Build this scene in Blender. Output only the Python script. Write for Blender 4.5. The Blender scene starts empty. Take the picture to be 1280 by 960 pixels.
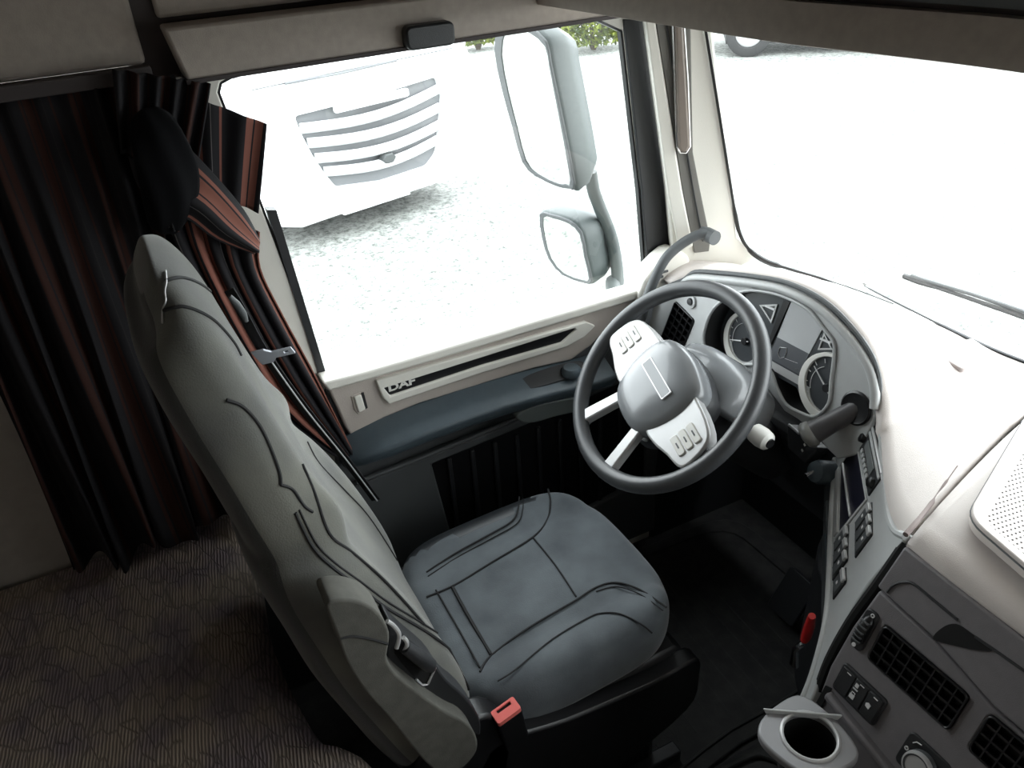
import bpy, bmesh, math, random
from mathutils import Vector, Matrix
random.seed(4)
PI=math.pi
S=bpy.context.scene; COL=S.collection
V=Vector
# ------------------------------------------------------------------ camera (truck frame: x forward, y to the driver's side, z up from cab floor)
CAM=V((-0.864314,-0.521560,1.865335))
RX,UX,FX=V((0.890053,-0.452384,-0.056166)),V((0.285119,0.456312,0.842904)),V((0.355687,0.766243,-0.535125))
FPX=1000.0
cd=bpy.data.cameras.new('camera'); cam=bpy.data.objects.new('camera',cd); COL.objects.link(cam)
cd.sensor_fit='HORIZONTAL'; cd.sensor_width=36; cd.lens=36*FPX/1280; cd.clip_start=.02; cd.clip_end=300
cam.matrix_world=Matrix(((RX.x,UX.x,-FX.x,CAM.x),(RX.y,UX.y,-FX.y,CAM.y),(RX.z,UX.z,-FX.z,CAM.z),(0,0,0,1)))
S.camera=cam
# ------------------------------------------------------------------ overcast sky
w=bpy.data.worlds.new('overcast'); S.world=w; w.use_nodes=True
nt=w.node_tree; bg=nt.nodes['Background']
tc=nt.nodes.new('ShaderNodeTexCoord'); nz=nt.nodes.new('ShaderNodeTexNoise'); nz.inputs['Scale'].default_value=1.5
cr=nt.nodes.new('ShaderNodeValToRGB'); cr.color_ramp.elements[0].color=(.80,.86,.90,1); cr.color_ramp.elements[1].color=(.98,1,1,1)
cr.color_ramp.elements[0].position=.3
nt.links.new(tc.outputs['Generated'],nz.inputs['Vector']); nt.links.new(nz.outputs['Fac'],cr.inputs['Fac']); nt.links.new(cr.outputs['Color'],bg.inputs['Color'])
bg.inputs['Strength'].default_value=8.8
S.view_settings.view_transform='Standard'; S.view_settings.look='None'; S.view_settings.gamma=1; S.view_settings.use_curve_mapping=False
S.view_settings.exposure=0.0
S.cycles.max_bounces=10; S.cycles.diffuse_bounces=6; S.cycles.transparent_max_bounces=12
def portal(loc,size,tgt):
    l=bpy.data.lights.new('sky_portal','AREA'); l.shape='RECTANGLE'; l.size,l.size_y=size; l.cycles.is_portal=True
    o=bpy.data.objects.new('sky_portal',l); COL.objects.link(o); o.location=loc
    d=(V(tgt)-V(loc)).normalized(); o.rotation_euler=d.to_track_quat('-Z','Y').to_euler(); return o
portal((-.15,1.14,1.27),(.95,.8),(-.15,0,1.27))
portal((0,-1.16,1.27),(.5,.75),(0,0,1.2))
portal((.78,0,1.32),(2.1,.8),(-.5,0,1.2))
# ------------------------------------------------------------------ helpers
def ray(px,py): return FX+RX*((px-640)/FPX)-UX*((py-480)/FPX)
def at(px,py,ax,val):
    d=ray(px,py); i='xyz'.index(ax); return CAM+d*((val-CAM[i])/d[i])
class Fr:                                     # a planar working frame: origin, u, v, normal
    def __init__(s,O,u,v):
        s.O=V(O); s.u=V(u).normalized(); s.v=V(v).normalized(); s.n=s.u.cross(s.v).normalized(); s.v=s.n.cross(s.u)
    def __call__(s,a,b,c=0): return s.O+s.u*a+s.v*b+s.n*c
    def px(s,x,y):
        d=ray(x,y); t=((s.O-CAM).dot(s.n))/d.dot(s.n); P=CAM+d*t-s.O; return (P.dot(s.u),P.dot(s.v))
    def pts(s,L): return [s.px(*q) for q in L]
def tag(o,label=None,cat=None,group=None,kind=None):
    if label: o['label']=label
    if cat: o['category']=cat
    if group: o['group']=group
    if kind: o['kind']=kind
    return o
def thing(name,label,cat,loc,group=None):
    o=bpy.data.objects.new(name,None); COL.objects.link(o); o.location=loc; o.empty_display_size=.05
    return tag(o,label,cat,group)
def wl(o):
    m=Matrix.Translation(o.location) if o.parent is None else wl(o.parent)@o.matrix_parent_inverse@Matrix.Translation(o.location)
    return m
def obj(name,bm,mat,parent=None,bevel=0,seg=2,smooth=True,sub=0,solid=0,label=None,kind=None,ang=40):
    me=bpy.data.meshes.new(name)
    if not solid: bmesh.ops.recalc_face_normals(bm,faces=bm.faces)
    else:
        bm.normal_update()
        if sum(f.normal.z for f in bm.faces)<0: bmesh.ops.reverse_faces(bm,faces=bm.faces)
    bm.to_mesh(me); bm.free()
    mats=mat if isinstance(mat,(list,tuple)) else [mat]
    for m in mats: me.materials.append(m)
    o=bpy.data.objects.new(name,me); COL.objects.link(o)
    if parent: o.parent=parent; o.matrix_parent_inverse=wl(parent).inverted()
    if solid:
        md=o.modifiers.new('s','SOLIDIFY'); md.thickness=abs(solid); md.offset=-1 if solid>0 else 1
    if bevel:
        md=o.modifiers.new('b','BEVEL'); md.width=bevel; md.segments=seg; md.limit_method='ANGLE'; md.angle_limit=math.radians(35); md.harden_normals=False
    if sub:
        md=o.modifiers.new('u','SUBSURF'); md.levels=sub; md.render_levels=sub
    if smooth:
        for p in me.polygons: p.use_smooth=True
        try: me.set_sharp_from_angle(angle=math.radians(ang if not sub else 180))
        except Exception: pass
    if label: o['label']=label
    if kind: o['kind']=kind
    return o
def BM(): return bmesh.new()
def box(bm,lo,hi,M=None):
    vs=[]
    for i in range(8):
        p=V((lo[0] if i&1==0 else hi[0],lo[1] if i&2==0 else hi[1],lo[2] if i&4==0 else hi[2]))
        if M: p=M@p
        vs.append(bm.verts.new(p))
    for f in ((0,1,3,2),(4,6,7,5),(0,4,5,1),(2,3,7,6),(0,2,6,4),(1,5,7,3)): bm.faces.new([vs[i] for i in f])
    return bm
def fbox(fr,a0,b0,c0,a1,b1,c1,bm=None):       # a box in a frame's own axes
    bm=bm or BM()
    M=Matrix(((fr.u.x,fr.v.x,fr.n.x,fr.O.x),(fr.u.y,fr.v.y,fr.n.y,fr.O.y),(fr.u.z,fr.v.z,fr.n.z,fr.O.z),(0,0,0,1)))
    return box(bm,(a0,b0,c0),(a1,b1,c1),M)
def prism(fr,poly,c0,c1,holes=(),bm=None):
    bm=bm or BM()
    es=[]
    for loop in [poly]+list(holes):
        vs=[bm.verts.new(fr(a,b,c0)) for a,b in loop]
        es+=[bm.edges.new((vs[i],vs[(i+1)%len(vs)])) for i in range(len(vs))]
    if holes:
        r=bmesh.ops.triangle_fill(bm,edges=es,use_beauty=True,use_dissolve=False); fs=[g for g in r['geom'] if isinstance(g,bmesh.types.BMFace)]
    else:
        r=bmesh.ops.contextual_create(bm,geom=es); fs=r['faces']
    r=bmesh.ops.extrude_face_region(bm,geom=fs)
    vs=[g for g in r['geom'] if isinstance(g,bmesh.types.BMVert)]
    bmesh.ops.translate(bm,vec=fr.n*(c1-c0),verts=vs)
    return bm
def cat(P,n=6,closed=False):                   # Catmull-Rom through points (any dimension as Vector)
    P=[V(p) for p in P]; N=len(P); out=[]
    rng=range(N) if closed else range(N-1)
    for i in rng:
        if closed: a,b,c,d=P[(i-1)%N],P[i],P[(i+1)%N],P[(i+2)%N]
        else: a,b,c,d=P[max(i-1,0)],P[i],P[i+1],P[min(i+2,N-1)]
        for k in range(n):
            t=k/n; out.append(.5*((2*b)+(c-a)*t+(2*a-5*b+4*c-d)*t*t+(3*b-a-3*c+d)*t**3))
    if not closed: out.append(P[-1])
    return out
def cat2(P,n=5,closed=True): return [(p.x,p.y) for p in cat([(a,b,0) for a,b in P],n,closed)]
def tube(path,r,seg=10,bm=None,closed=False,flat=1.0,up=None):
    bm=bm or BM(); P=[V(p) for p in path]; N=len(P); rings=[]
    up=V(up) if up else V((0,0,1)); last=None
    for i,p in enumerate(P):
        t=(P[(i+1)%N]-P[i-1]) if closed else (P[min(i+1,N-1)]-P[max(i-1,0)])
        if t.length<1e-9: t=V((1,0,0))
        t.normalize()
        if last is None: x=t.cross(up)
        else: x=last-t*last.dot(t)
        if x.length<1e-4: x=t.cross(V((0,1,.3)))
        x.normalize(); last=x; y=t.cross(x)
        rr=r[i] if isinstance(r,(list,tuple)) else r
        rings.append([bm.verts.new(p+x*rr*math.cos(k*2*PI/seg)+y*rr*flat*math.sin(k*2*PI/seg)) for k in range(seg)])
    for i in range(N if closed else N-1):
        A,B=rings[i],rings[(i+1)%N]
        for k in range(seg): bm.faces.new((A[k],A[(k+1)%seg],B[(k+1)%seg],B[k]))
    if not closed:
        bm.faces.new(rings[0]); bm.faces.new(list(reversed(rings[-1])))
    return bm
def loft(rings,cap0=True,cap1=True,closed=True,bm=None):
    bm=bm or BM(); R_=[[bm.verts.new(p) for p in r] for r in rings]
    for i in range(len(R_)-1):
        A,B=R_[i],R_[i+1]; n=len(A)
        for k in range(n if closed else n-1): bm.faces.new((A[k],A[(k+1)%n],B[(k+1)%n],B[k]))
    if closed and cap0: bm.faces.new(list(reversed(R_[0])))
    if closed and cap1: bm.faces.new(R_[-1])
    return bm
def lathe(fr,prof,seg=28,bm=None,cap0=True):             # profile [(r,c)] about the frame's normal
    return loft([[fr(r*math.cos(k*2*PI/seg),r*math.sin(k*2*PI/seg),c) for k in range(seg)] for r,c in prof],bm=bm,cap0=cap0)
def rrect(a0,b0,a1,b1,r,n=4):
    out=[]
    for cx,cy,s in ((a1-r,b1-r,0),(a0+r,b1-r,1),(a0+r,b0+r,2),(a1-r,b0+r,3)):
        for k in range(n+1):
            t=(s+k/n)*PI/2; out.append((cx+r*math.cos(t),cy+r*math.sin(t)))
    return out
def circ(cx,cy,r,n=24,ry=None,a0=0): return [(cx+r*math.cos(k*2*PI/n+a0),cy+(ry or r)*math.sin(k*2*PI/n+a0)) for k in range(n)]
def grid(f,nu,nv,bm=None,uv=None):
    bm=bm or BM(); L=bm.loops.layers.uv.new('uv') if uv else None
    G=[[bm.verts.new(f(i/nu,j/nv)) for j in range(nv+1)] for i in range(nu+1)]
    for i in range(nu):
        for j in range(nv):
            fc=bm.faces.new((G[i][j],G[i+1][j],G[i+1][j+1],G[i][j+1]))
            if uv:
                for lp,(a,b) in zip(fc.loops,((i,j),(i+1,j),(i+1,j+1),(i,j+1))): lp[L].uv=uv(a/nu,b/nv)
    return bm
# ------------------------------------------------------------------ materials
def mat(name,col,rough=.6,metal=0,noise=0,nscale=40,bump=0,bscale=200,spec=.5,coat=0,col2=None,emit=None,es=0,sheen=0):
    m=bpy.data.materials.new(name); m.use_nodes=True; n=m.node_tree; b=n.nodes['Principled BSDF']
    b.inputs['Base Color'].default_value=(*col,1); b.inputs['Roughness'].default_value=rough; b.inputs['Metallic'].default_value=metal
    b.inputs['Specular IOR Level'].default_value=spec; b.inputs['Coat Weight'].default_value=coat
    if sheen: b.inputs['Sheen Weight'].default_value=sheen; b.inputs['Sheen Roughness'].default_value=.4
    if emit: b.inputs['Emission Color'].default_value=(*emit,1); b.inputs['Emission Strength'].default_value=es
    t=n.nodes.new('ShaderNodeTexCoord')
    if noise or col2:
        z=n.nodes.new('ShaderNodeTexNoise'); z.inputs['Scale'].default_value=nscale; z.inputs['Detail'].default_value=5
        r=n.nodes.new('ShaderNodeValToRGB'); c2=col2 or tuple(c*(1-noise) for c in col)
        r.color_ramp.elements[0].color=(*c2,1); r.color_ramp.elements[1].color=(*(tuple(min(1,c*(1+noise)) for c in col) if not col2 else col),1)
        r.color_ramp.elements[0].position=.35; r.color_ramp.elements[1].position=.65
        n.links.new(t.outputs['Object'],z.inputs['Vector']); n.links.new(z.outputs['Fac'],r.inputs['Fac']); n.links.new(r.outputs['Color'],b.inputs['Base Color'])
    if bump:
        z=n.nodes.new('ShaderNodeTexNoise'); z.inputs['Scale'].default_value=bscale; z.inputs['Detail'].default_value=3
        u=n.nodes.new('ShaderNodeBump'); u.inputs['Strength'].default_value=bump; u.inputs['Distance'].default_value=.002
        n.links.new(t.outputs['Object'],z.inputs['Vector']); n.links.new(z.outputs['Fac'],u.inputs['Height']); n.links.new(u.outputs['Normal'],b.inputs['Normal'])
    return m
M={}
M['liner']=mat('headliner',(.40,.35,.31),.9,noise=.05,nscale=60,bump=.2,bscale=500)
M['liner_d']=mat('headliner_gap',(.06,.05,.05),.8)
M['wall']=mat('wall_cloth',(.34,.31,.28),.9,noise=.05,nscale=30,bump=.2,bscale=500)
M['dashtop']=mat('dash_top_beige',(.60,.55,.52),.55,noise=.02,nscale=20,bump=.25,bscale=600)
M['pillar']=mat('pillar_cream',(.74,.72,.66),.6,bump=.15,bscale=500)
M['bezel']=mat('bezel_satin_grey',(.47,.48,.48),.32,noise=.02,bump=.1,bscale=700)
M['console']=mat('console_grey',(.175,.165,.172),.5,noise=.04,nscale=60,bump=.3,bscale=700)
M['dark']=mat('dark_plastic',(.022,.023,.025),.45,bump=.2,bscale=600)
M['black']=mat('black_plastic',(.008,.008,.009),.35)
M['void']=mat('recess_black',(.004,.004,.004),.9)
M['blue']=mat('armrest_blue_grey',(.075,.10,.118),.36,noise=.05,bump=.35,bscale=500)
M['doorgrey']=mat('door_grey',(.082,.088,.092),.55,bump=.3,bscale=500)
M['doorbeige']=mat('door_beige',(.46,.41,.37),.6,bump=.25,bscale=500)
M['silver']=mat('satin_silver',(.52,.52,.52),.35,metal=.3)
M['chrome']=mat('chrome',(.75,.75,.76),.15,metal=1)
M['rim']=mat('wheel_leather',(.055,.058,.062),.36,bump=.15,bscale=700)
M['hub']=mat('hub_grey',(.20,.21,.22),.26,coat=.3,bump=.1,bscale=600)
M['rubber']=mat('rubber_mat',(.018,.018,.018),.7,noise=.3,nscale=25,bump=.5,bscale=120,col2=(.035,.034,.032))
M['suede']=mat('seat_suede',(.125,.142,.155),.85,nscale=8,col2=(.070,.080,.090),bump=.25,bscale=400,sheen=.35)
M['suede_l']=mat('seat_suede_back',(.135,.135,.115),.85,nscale=8,col2=(.085,.086,.08),bump=.25,bscale=400,sheen=.4)
M['suede_shaded']=mat('seat_suede_flank_shaded',(.036,.037,.035),.85,nscale=8,col2=(.032,.033,.032),bump=.25,bscale=400,sheen=.25)  # same suede as the backrest, flank shade put into the colour
M['vinyl']=mat('seat_vinyl',(.022,.025,.028),.4,bump=.2,bscale=300)
M['seam']=mat('seam_thread',(.012,.012,.013),.8)
M['armcloth']=mat('armrest_cloth',(.085,.083,.072),.9,noise=.1,nscale=50,bump=.4,bscale=900)
M['belt']=mat('belt_webbing',(.012,.012,.013),.7,bump=.4,bscale=800)
M['red']=mat('buckle_red',(.80,.17,.15),.4)
M['rred']=mat('hammer_red',(.65,.03,.03),.35)
M['white']=mat('white_plastic',(.75,.74,.70),.4)
M['print']=mat('white_print',(.7,.7,.7),.6)
M['truck']=mat('truck_white_paint',(.80,.81,.82),.3,coat=.5)
M['truckd']=mat('truck_grille_grey',(.12,.125,.13),.5)
M['truckb']=mat('truck_black',(.02,.02,.02),.5)
M['tyre']=mat('tyre',(.03,.03,.03),.8)
M['mirhouse']=mat('mirror_housing_grey',(.060,.075,.074),.5,bump=.1,bscale=200)
M['mirror']=mat('mirror_glass',(.80,.83,.80),.02,metal=1)
M['leaf']=mat('bush_leaves',(.17,.20,.015),.7,noise=.4,nscale=4,col2=(.03,.05,.01))
M['leafd']=mat('hedge_leaves',(.10,.16,.04),.7,noise=.4,nscale=4,col2=(.03,.05,.015))
M['bark']=mat('bark',(.06,.045,.03),.9)
M['dial']=mat('dial_face',(.05,.055,.06),.3)
M['screen']=mat('cluster_screen',(.48,.49,.50),.2)
M['screend']=mat('cluster_screen_band',(.10,.105,.115),.3)
def mglass(name,tint=(1,1,1)):
    m=bpy.data.materials.new(name); m.use_nodes=True; n=m.node_tree; n.nodes.clear()
    o=n.nodes.new('ShaderNodeOutputMaterial'); mx=n.nodes.new('ShaderNodeMixShader'); t=n.nodes.new('ShaderNodeBsdfTransparent'); g=n.nodes.new('ShaderNodeBsdfGlossy'); f=n.nodes.new('ShaderNodeLayerWeight'); pw=n.nodes.new('ShaderNodeMath'); pw.operation='POWER'; pw.inputs[1].default_value=5; ad=n.nodes.new('ShaderNodeMath'); ad.operation='MULTIPLY_ADD'; ad.inputs[1].default_value=.9; ad.inputs[2].default_value=.06
    t.inputs['Color'].default_value=(*tint,1); g.inputs['Roughness'].default_value=.01; f.inputs['Blend'].default_value=.5
    n.links.new(f.outputs['Facing'],pw.inputs[0]); n.links.new(pw.outputs[0],ad.inputs[0]); n.links.new(ad.outputs[0],mx.inputs[0]); n.links.new(t.outputs[0],mx.inputs[1]); n.links.new(g.outputs[0],mx.inputs[2]); n.links.new(mx.outputs[0],o.inputs[0])
    return m
M['glass']=mglass('window_glass',(.96,.98,.97))
def mcurtain(nm='striped_curtain',k=1.0):
    m=bpy.data.materials.new(nm); m.use_nodes=True; n=m.node_tree; b=n.nodes['Principled BSDF']; b.inputs['Roughness'].default_value=.85
    b.inputs['Specular IOR Level'].default_value=.25
    uv=n.nodes.new('ShaderNodeUVMap'); uv.uv_map='uv'; s=n.nodes.new('ShaderNodeSeparateXYZ'); fr=n.nodes.new('ShaderNodeMath'); fr.operation='FRACT'
    r=n.nodes.new('ShaderNodeValToRGB'); r.color_ramp.interpolation='CONSTANT'
    K=(.014,.013,.015); Rr=(.19*k,.074*k,.054*k); G=(.12*k,.11*k,.11*k)
    st=[(0,K),(.10,Rr),(.165,K),(.18,Rr),(.25,K),(.33,G),(.337,K),(.42,G),(.427,K),(.55,Rr),(.575,K),(.59,Rr),(.68,K),(.695,Rr),(.72,K),(.80,G),(.807,K),(.88,Rr),(.905,K)]
    e=r.color_ramp.elements
    e[0].position=0; e[0].color=(*K,1); e[1].position=.10; e[1].color=(*Rr,1)
    for p,c in st[2:]:
        x=e.new(p); x.color=(*c,1)
    n.links.new(uv.outputs[0],s.inputs[0]); n.links.new(s.outputs[0],fr.inputs[0]); n.links.new(fr.outputs[0],r.inputs[0]); n.links.new(r.outputs[0],b.inputs['Base Color'])
    return m
M['curtain']=mcurtain()
M['curtain2']=mcurtain('striped_curtain_shaded',.20)  # same striped cloth, dimmed: rear cab shade put into its colour
def mmattress():
    m=bpy.data.materials.new('mattress_weave'); m.use_nodes=True; n=m.node_tree; b=n.nodes['Principled BSDF']; b.inputs['Roughness'].default_value=.95
    t=n.nodes.new('ShaderNodeTexCoord'); mp=n.nodes.new('ShaderNodeMapping'); mp.inputs['Scale'].default_value=(1,1,1); mp.inputs['Rotation'].default_value=(0,0,math.radians(8))
    w1=n.nodes.new('ShaderNodeTexWave'); w1.wave_type='BANDS'; w1.bands_direction='X'; w1.inputs['Scale'].default_value=52; w1.inputs['Distortion'].default_value=2.2; w1.inputs['Detail'].default_value=1; w1.inputs['Detail Scale'].default_value=.6
    vo=n.nodes.new('ShaderNodeTexVoronoi'); vo.feature='DISTANCE_TO_EDGE'; vo.inputs['Scale'].default_value=1
    mp2=n.nodes.new('ShaderNodeMapping'); mp2.inputs['Scale'].default_value=(44,17,17)
    r2=n.nodes.new('ShaderNodeValToRGB'); r2.color_ramp.elements[1].position=.08
    nz=n.nodes.new('ShaderNodeTexNoise'); nz.inputs['Scale'].default_value=9
    r=n.nodes.new('ShaderNodeValToRGB'); r.color_ramp.elements[0].color=(.29,.235,.245,1); r.color_ramp.elements[1].color=(.44,.36,.29,1); r.color_ramp.elements[0].position=.4; r.color_ramp.elements[1].position=.6
    mul=n.nodes.new('ShaderNodeMath'); mul.operation='MULTIPLY'; mr=n.nodes.new('ShaderNodeMapRange'); mr.inputs['To Min'].default_value=.45
    mc=n.nodes.new('ShaderNodeMix'); mc.data_type='RGBA'; mc.blend_type='MULTIPLY'; mc.inputs[0].default_value=1
    bu=n.nodes.new('ShaderNodeBump'); bu.inputs['Strength'].default_value=.6; bu.inputs['Distance'].default_value=.004
    L=n.links.new
    L(t.outputs['Object'],mp.inputs[0]); L(mp.outputs[0],w1.inputs['Vector']); L(t.outputs['Object'],mp2.inputs[0]); L(mp2.outputs[0],vo.inputs['Vector']); L(vo.outputs['Distance'],r2.inputs[0])
    L(t.outputs['Object'],nz.inputs['Vector']); L(nz.outputs['Fac'],r.inputs[0]); L(w1.outputs['Fac'],mul.inputs[0]); L(r2.outputs[0],mul.inputs[1])
    L(mul.outputs[0],mr.inputs[0]); L(r.outputs[0],mc.inputs[6]); L(mr.outputs[0],mc.inputs[7]); L(mc.outputs[2],b.inputs['Base Color']); L(mul.outputs[0],bu.inputs['Height']); L(bu.outputs[0],b.inputs['Normal'])
    return m
M['mattress']=mmattress()
def mground():
    m=bpy.data.materials.new('gravel_yard'); m.use_nodes=True; n=m.node_tree; b=n.nodes['Principled BSDF']; b.inputs['Roughness'].default_value=.8
    t=n.nodes.new('ShaderNodeTexCoord'); a=n.nodes.new('ShaderNodeTexNoise'); a.inputs['Scale'].default_value=18; a.inputs['Detail'].default_value=8; a.inputs['Roughness'].default_value=.75
    v=n.nodes.new('ShaderNodeTexVoronoi'); v.inputs['Scale'].default_value=26
    r=n.nodes.new('ShaderNodeValToRGB'); r.color_ramp.elements[0].color=(.05,.055,.05,1); r.color_ramp.elements[1].color=(.32,.33,.31,1); r.color_ramp.elements[0].position=.36; r.color_ramp.elements[1].position=.58
    r2=n.nodes.new('ShaderNodeValToRGB'); r2.color_ramp.elements[0].color=(.55,.55,.52,1); r2.color_ramp.elements[1].color=(1,1,1,1); r2.color_ramp.elements[0].position=.0; r2.color_ramp.elements[1].position=.2
    mc=n.nodes.new('ShaderNodeMix'); mc.data_type='RGBA'; mc.blend_type='MULTIPLY'; mc.inputs[0].default_value=.6
    bu=n.nodes.new('ShaderNodeBump'); bu.inputs['Strength'].default_value=.5; bu.inputs['Distance'].default_value=.02
    L=n.links.new; L(t.outputs['Object'],a.inputs['Vector']); L(t.outputs['Object'],v.inputs['Vector']); L(a.outputs['Fac'],r.inputs[0]); L(v.outputs['Distance'],r2.inputs[0])
    L(r.outputs[0],mc.inputs[6]); L(r2.outputs[0],mc.inputs[7]); L(mc.outputs[2],b.inputs['Base Color']); L(a.outputs['Fac'],bu.inputs['Height']); L(bu.outputs[0],b.inputs['Normal'])
    return m
M['ground']=mground()
def struct(name,bm,m,**k):
    o=obj(name,bm,m,**k); o['kind']='structure'; return o
# ================================================================== THE CAB SHELL
struct('floor',box(BM(),(-1.7,-1.12,-.06),(.75,1.12,0)),M['rubber'])
struct('ceiling',box(BM(),(-1.7,-1.12,2.28),(.62,1.12,2.34)),M['liner'])
struct('wall_rear',box(BM(),(-1.74,-1.12,0),(-1.68,1.12,2.28)),M['wall'])
struct('wall_front',box(BM(),(.60,-1.12,1.74),(.66,1.12,2.28)),M['liner'])
struct('wall_firewall',box(BM(),(.72,-1.12,-.06),(.78,1.12,.80)),M['dark'])
wlft=struct('wall_left',box(BM(),(-1.68,1.08,0),(-.715,1.13,1.622)),M['wall'])
obj('kick_panel',box(BM(),(.335,1.062,0),(.56,1.13,.90)),M['dark'],wlft)
obj('kick_panel',box(BM(),(.56,1.062,0),(.74,1.13,.70)),M['dark'],wlft)
obj('upper_panel',box(BM(),(-1.68,1.055,1.63),(-.778,1.13,2.28)),M['liner'],wlft,bevel=.008)
obj('upper_panel',box(BM(),(-.742,1.055,1.697),(.60,1.13,2.28)),M['liner'],wlft,bevel=.006)
obj('panel_gap',box(BM(),(-.80,1.07,1.6),(.60,1.13,2.28)),M['liner_d'],wlft)
obj('lower_shade_sheet',box(BM(),(-1.0,1.065,0),(-.60,1.0795,.62)),M['dark'],wlft)  # sheet added to darken the shaded wall low behind the seat
# passenger side: wall with its own door window
D2=Fr((0,-1.08,0),(1,0,0),(0,0,1))
wr=[(-1.68,0),(.60,0),(.60,.95),(.50,1.1),(.40,1.66),(.62,1.70),(.62,2.28),(-1.68,2.28)]
hole=rrect(-.62,.95,.20,1.58,.06)
def inset_(h): return [(a*1.02,b) for a,b in h]
struct('wall_right',prism(D2,wr,0,.05,[hole]),M['liner'])
struct('added_window_blind',prism(D2,[(-.63,.95),(.04,.95),(.04,1.59),(-.63,1.59)],.02,.03),M['liner_d'])  # unseen blind, added over most of the window to cut side light
gp=BM(); gp.faces.new([gp.verts.new(D2(a,b,.035)) for a,b in hole]); obj('glass',gp,M['glass'],bpy.data.objects['added_window_blind'])
# over-door panel with its black clip
tp=thing('trim_1','beige cloth-faced panel above the driver door window','panel',(-.3,1.03,1.6)); tp['kind']='structure'
od=Fr((0,1.0,0),(1,0,0),(0,0,1))
obj('panel',prism(od,[(-.725,1.602),(.33,1.612),(.33,1.685),(-.742,1.688)],0,-.07),M['liner'],tp,bevel=.006)
obj('edge_strip',prism(od,[(-.727,1.598),(.33,1.606),(.33,1.613),(-.727,1.605)],.004,-.07),M['liner_d'],tp)
obj('clip',prism(Fr((0,.985,0),(1,0,0),(0,0,1)),rrect(-.335,1.603,-.238,1.645,.012),.01,-.02),M['dark'],tp,bevel=.004)
# header shelf over the windscreen
hl=[(-.045,1.05),(-.040,.95),(-.022,.687),(-.002,.402),(.030,.24),(.052,.12),(.062,0),(.052,-.12),(.030,-.24),(-.002,-.402),(-.022,-.687),(-.045,-1.05)]
hl=[(p.x,p.y) for p in cat([(a,b,0) for a,b in hl],4)]
bm=BM(); prof=[(0.0,1.658),(-.006,1.650),(.008,1.648),(.40,1.668),(.56,1.70)]
def hdr(x,y,z,t): return V((x+t if t<.3 else t,y,z))
prev=None
bm=loft([[hdr(x,y,z,t) for t,z in [(.0,1.702),(-.008,1.665),(-.006,1.650),(.010,1.646),(.30,1.672),(.62,1.70),(.62,1.74),(.03,1.705)]] for x,y in hl])
hs=struct('trim_2',bm,M['liner'])
obj('shelf_gap',loft([[V((x+t,y,z)) for t,z in [(.012,1.70),(.012,1.712),(.1,1.712),(.1,1.70)]] for x,y in hl]),M['liner_d'],hs)
obj('shelf_front',loft([[V((x+t,y,z)) for t,z in [(-.006,1.712),(.0,1.80),(.02,1.86),(.1,1.86),(.1,1.712)]] for x,y in hl]),M['doorgrey'],hs)
# ------------------------------------------------------------------ driver door window, frame, pillar
D=Fr((0,1.07,0),(1,0,0),(0,0,1))
wo=D.pts([(272,116),(275,103),(288,96)])+[D.px(500,37)]+[(.10,1.615),(.128,1.60)]+D.pts([(779,38),(801,237),(808,330),(808,350),(790,366)])+D.pts([(760,371),(456,461),(408,474)])
wo=[(a,b) for a,b in wo]
do=[(-.72,-.05),(.34,-.05),(.40,.95),(.26,1.40),(.20,1.66),(-.735,1.66),(-.72,1.60),(-.72,.95)]
dr=struct('door_1',prism(D,do,0,-.02,[wo]),M['pillar'],bevel=.003)
# black seal round the glass
cx=sum(a for a,b in wo)/len(wo); cz=sum(b for a,b in wo)/len(wo)
def inset(poly,d):
    n=len(poly); out=[]
    for i in range(n):
        p0,p1,p2=poly[i-1],poly[i],poly[(i+1)%n]
        def nn(a,b):
            dx,dy=b[0]-a[0],b[1]-a[1]; l=math.hypot(dx,dy) or 1; return (-dy/l,dx/l)
        a=nn(p0,p1); b=nn(p1,p2); mx,my=a[0]+b[0],a[1]+b[1]; l=math.hypot(mx,my) or 1; k=d/max(.4,(l/2))
        out.append((p1[0]+mx/l*k,p1[1]+my/l*k))
    return out
area=sum(wo[i-1][0]*wo[i][1]-wo[i][0]*wo[i-1][1] for i in range(len(wo)))
sg=1 if area>0 else -1
wi=struct('window_1',BM(),M['glass'])
bm=bmesh.new(); bm.faces.new([bm.verts.new(D(a,b,-.012)) for a,b in inset(wo,-.004*sg)]); bm.to_mesh(wi.data); bm.free()
obj('seal',prism(D,inset(wo,-.003*sg),-.018,-.004,[inset(wo,.005*sg)]),M['black'],wi)
obj('rear_seal_strip',prism(D,D.pts([(333,262),(345,262),(406,462),(398,466)]),.004,-.02),M['dark'],wi)
obj('front_seal_strip',prism(D,D.pts([(778,24),(808,24),(836,240),(848,305),(838,335),(808,352),(808,330),(801,237)]),.006,-.02),M['dark'],wi,bevel=.002)
# A pillar
PL=Fr((.27,1.02,1.3),(.9,-.42,0),(-.26,0,1))
pil=thing('trim_3','pale A-pillar trim between driver window and windscreen','pillar',(.4,.99,1.0)); pil['kind']='structure'
obj('pillar_body',prism(PL,PL.pts([(806,22),(890,28),(922,298),(952,322),(905,345),(850,335),(840,314),(834,240)]),-.004,-.05),M['pillar'],pil,bevel=.006)
obj('cream_strip',prism(PL,PL.pts([(806,24),(818,24),(852,237),(866,306),(849,314),(834,240)]),.008,-.03),M['pillar'],pil,bevel=.004)
obj('grey_groove',prism(PL,PL.pts([(819,24),(863,24),(866,190),(875,237),(888,300),(886,314),(868,316),(853,237)]),.002,-.03),mat('pillar_grey',(.16,.155,.14),.5,bump=.1),pil,bevel=.002)
obj('thin_line',tube([PL(*PL.px(x,y),.006) for x,y in ((832,26),(848,130),(866,237),(878,300))],.0022,6),M['dark'],pil)
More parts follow.
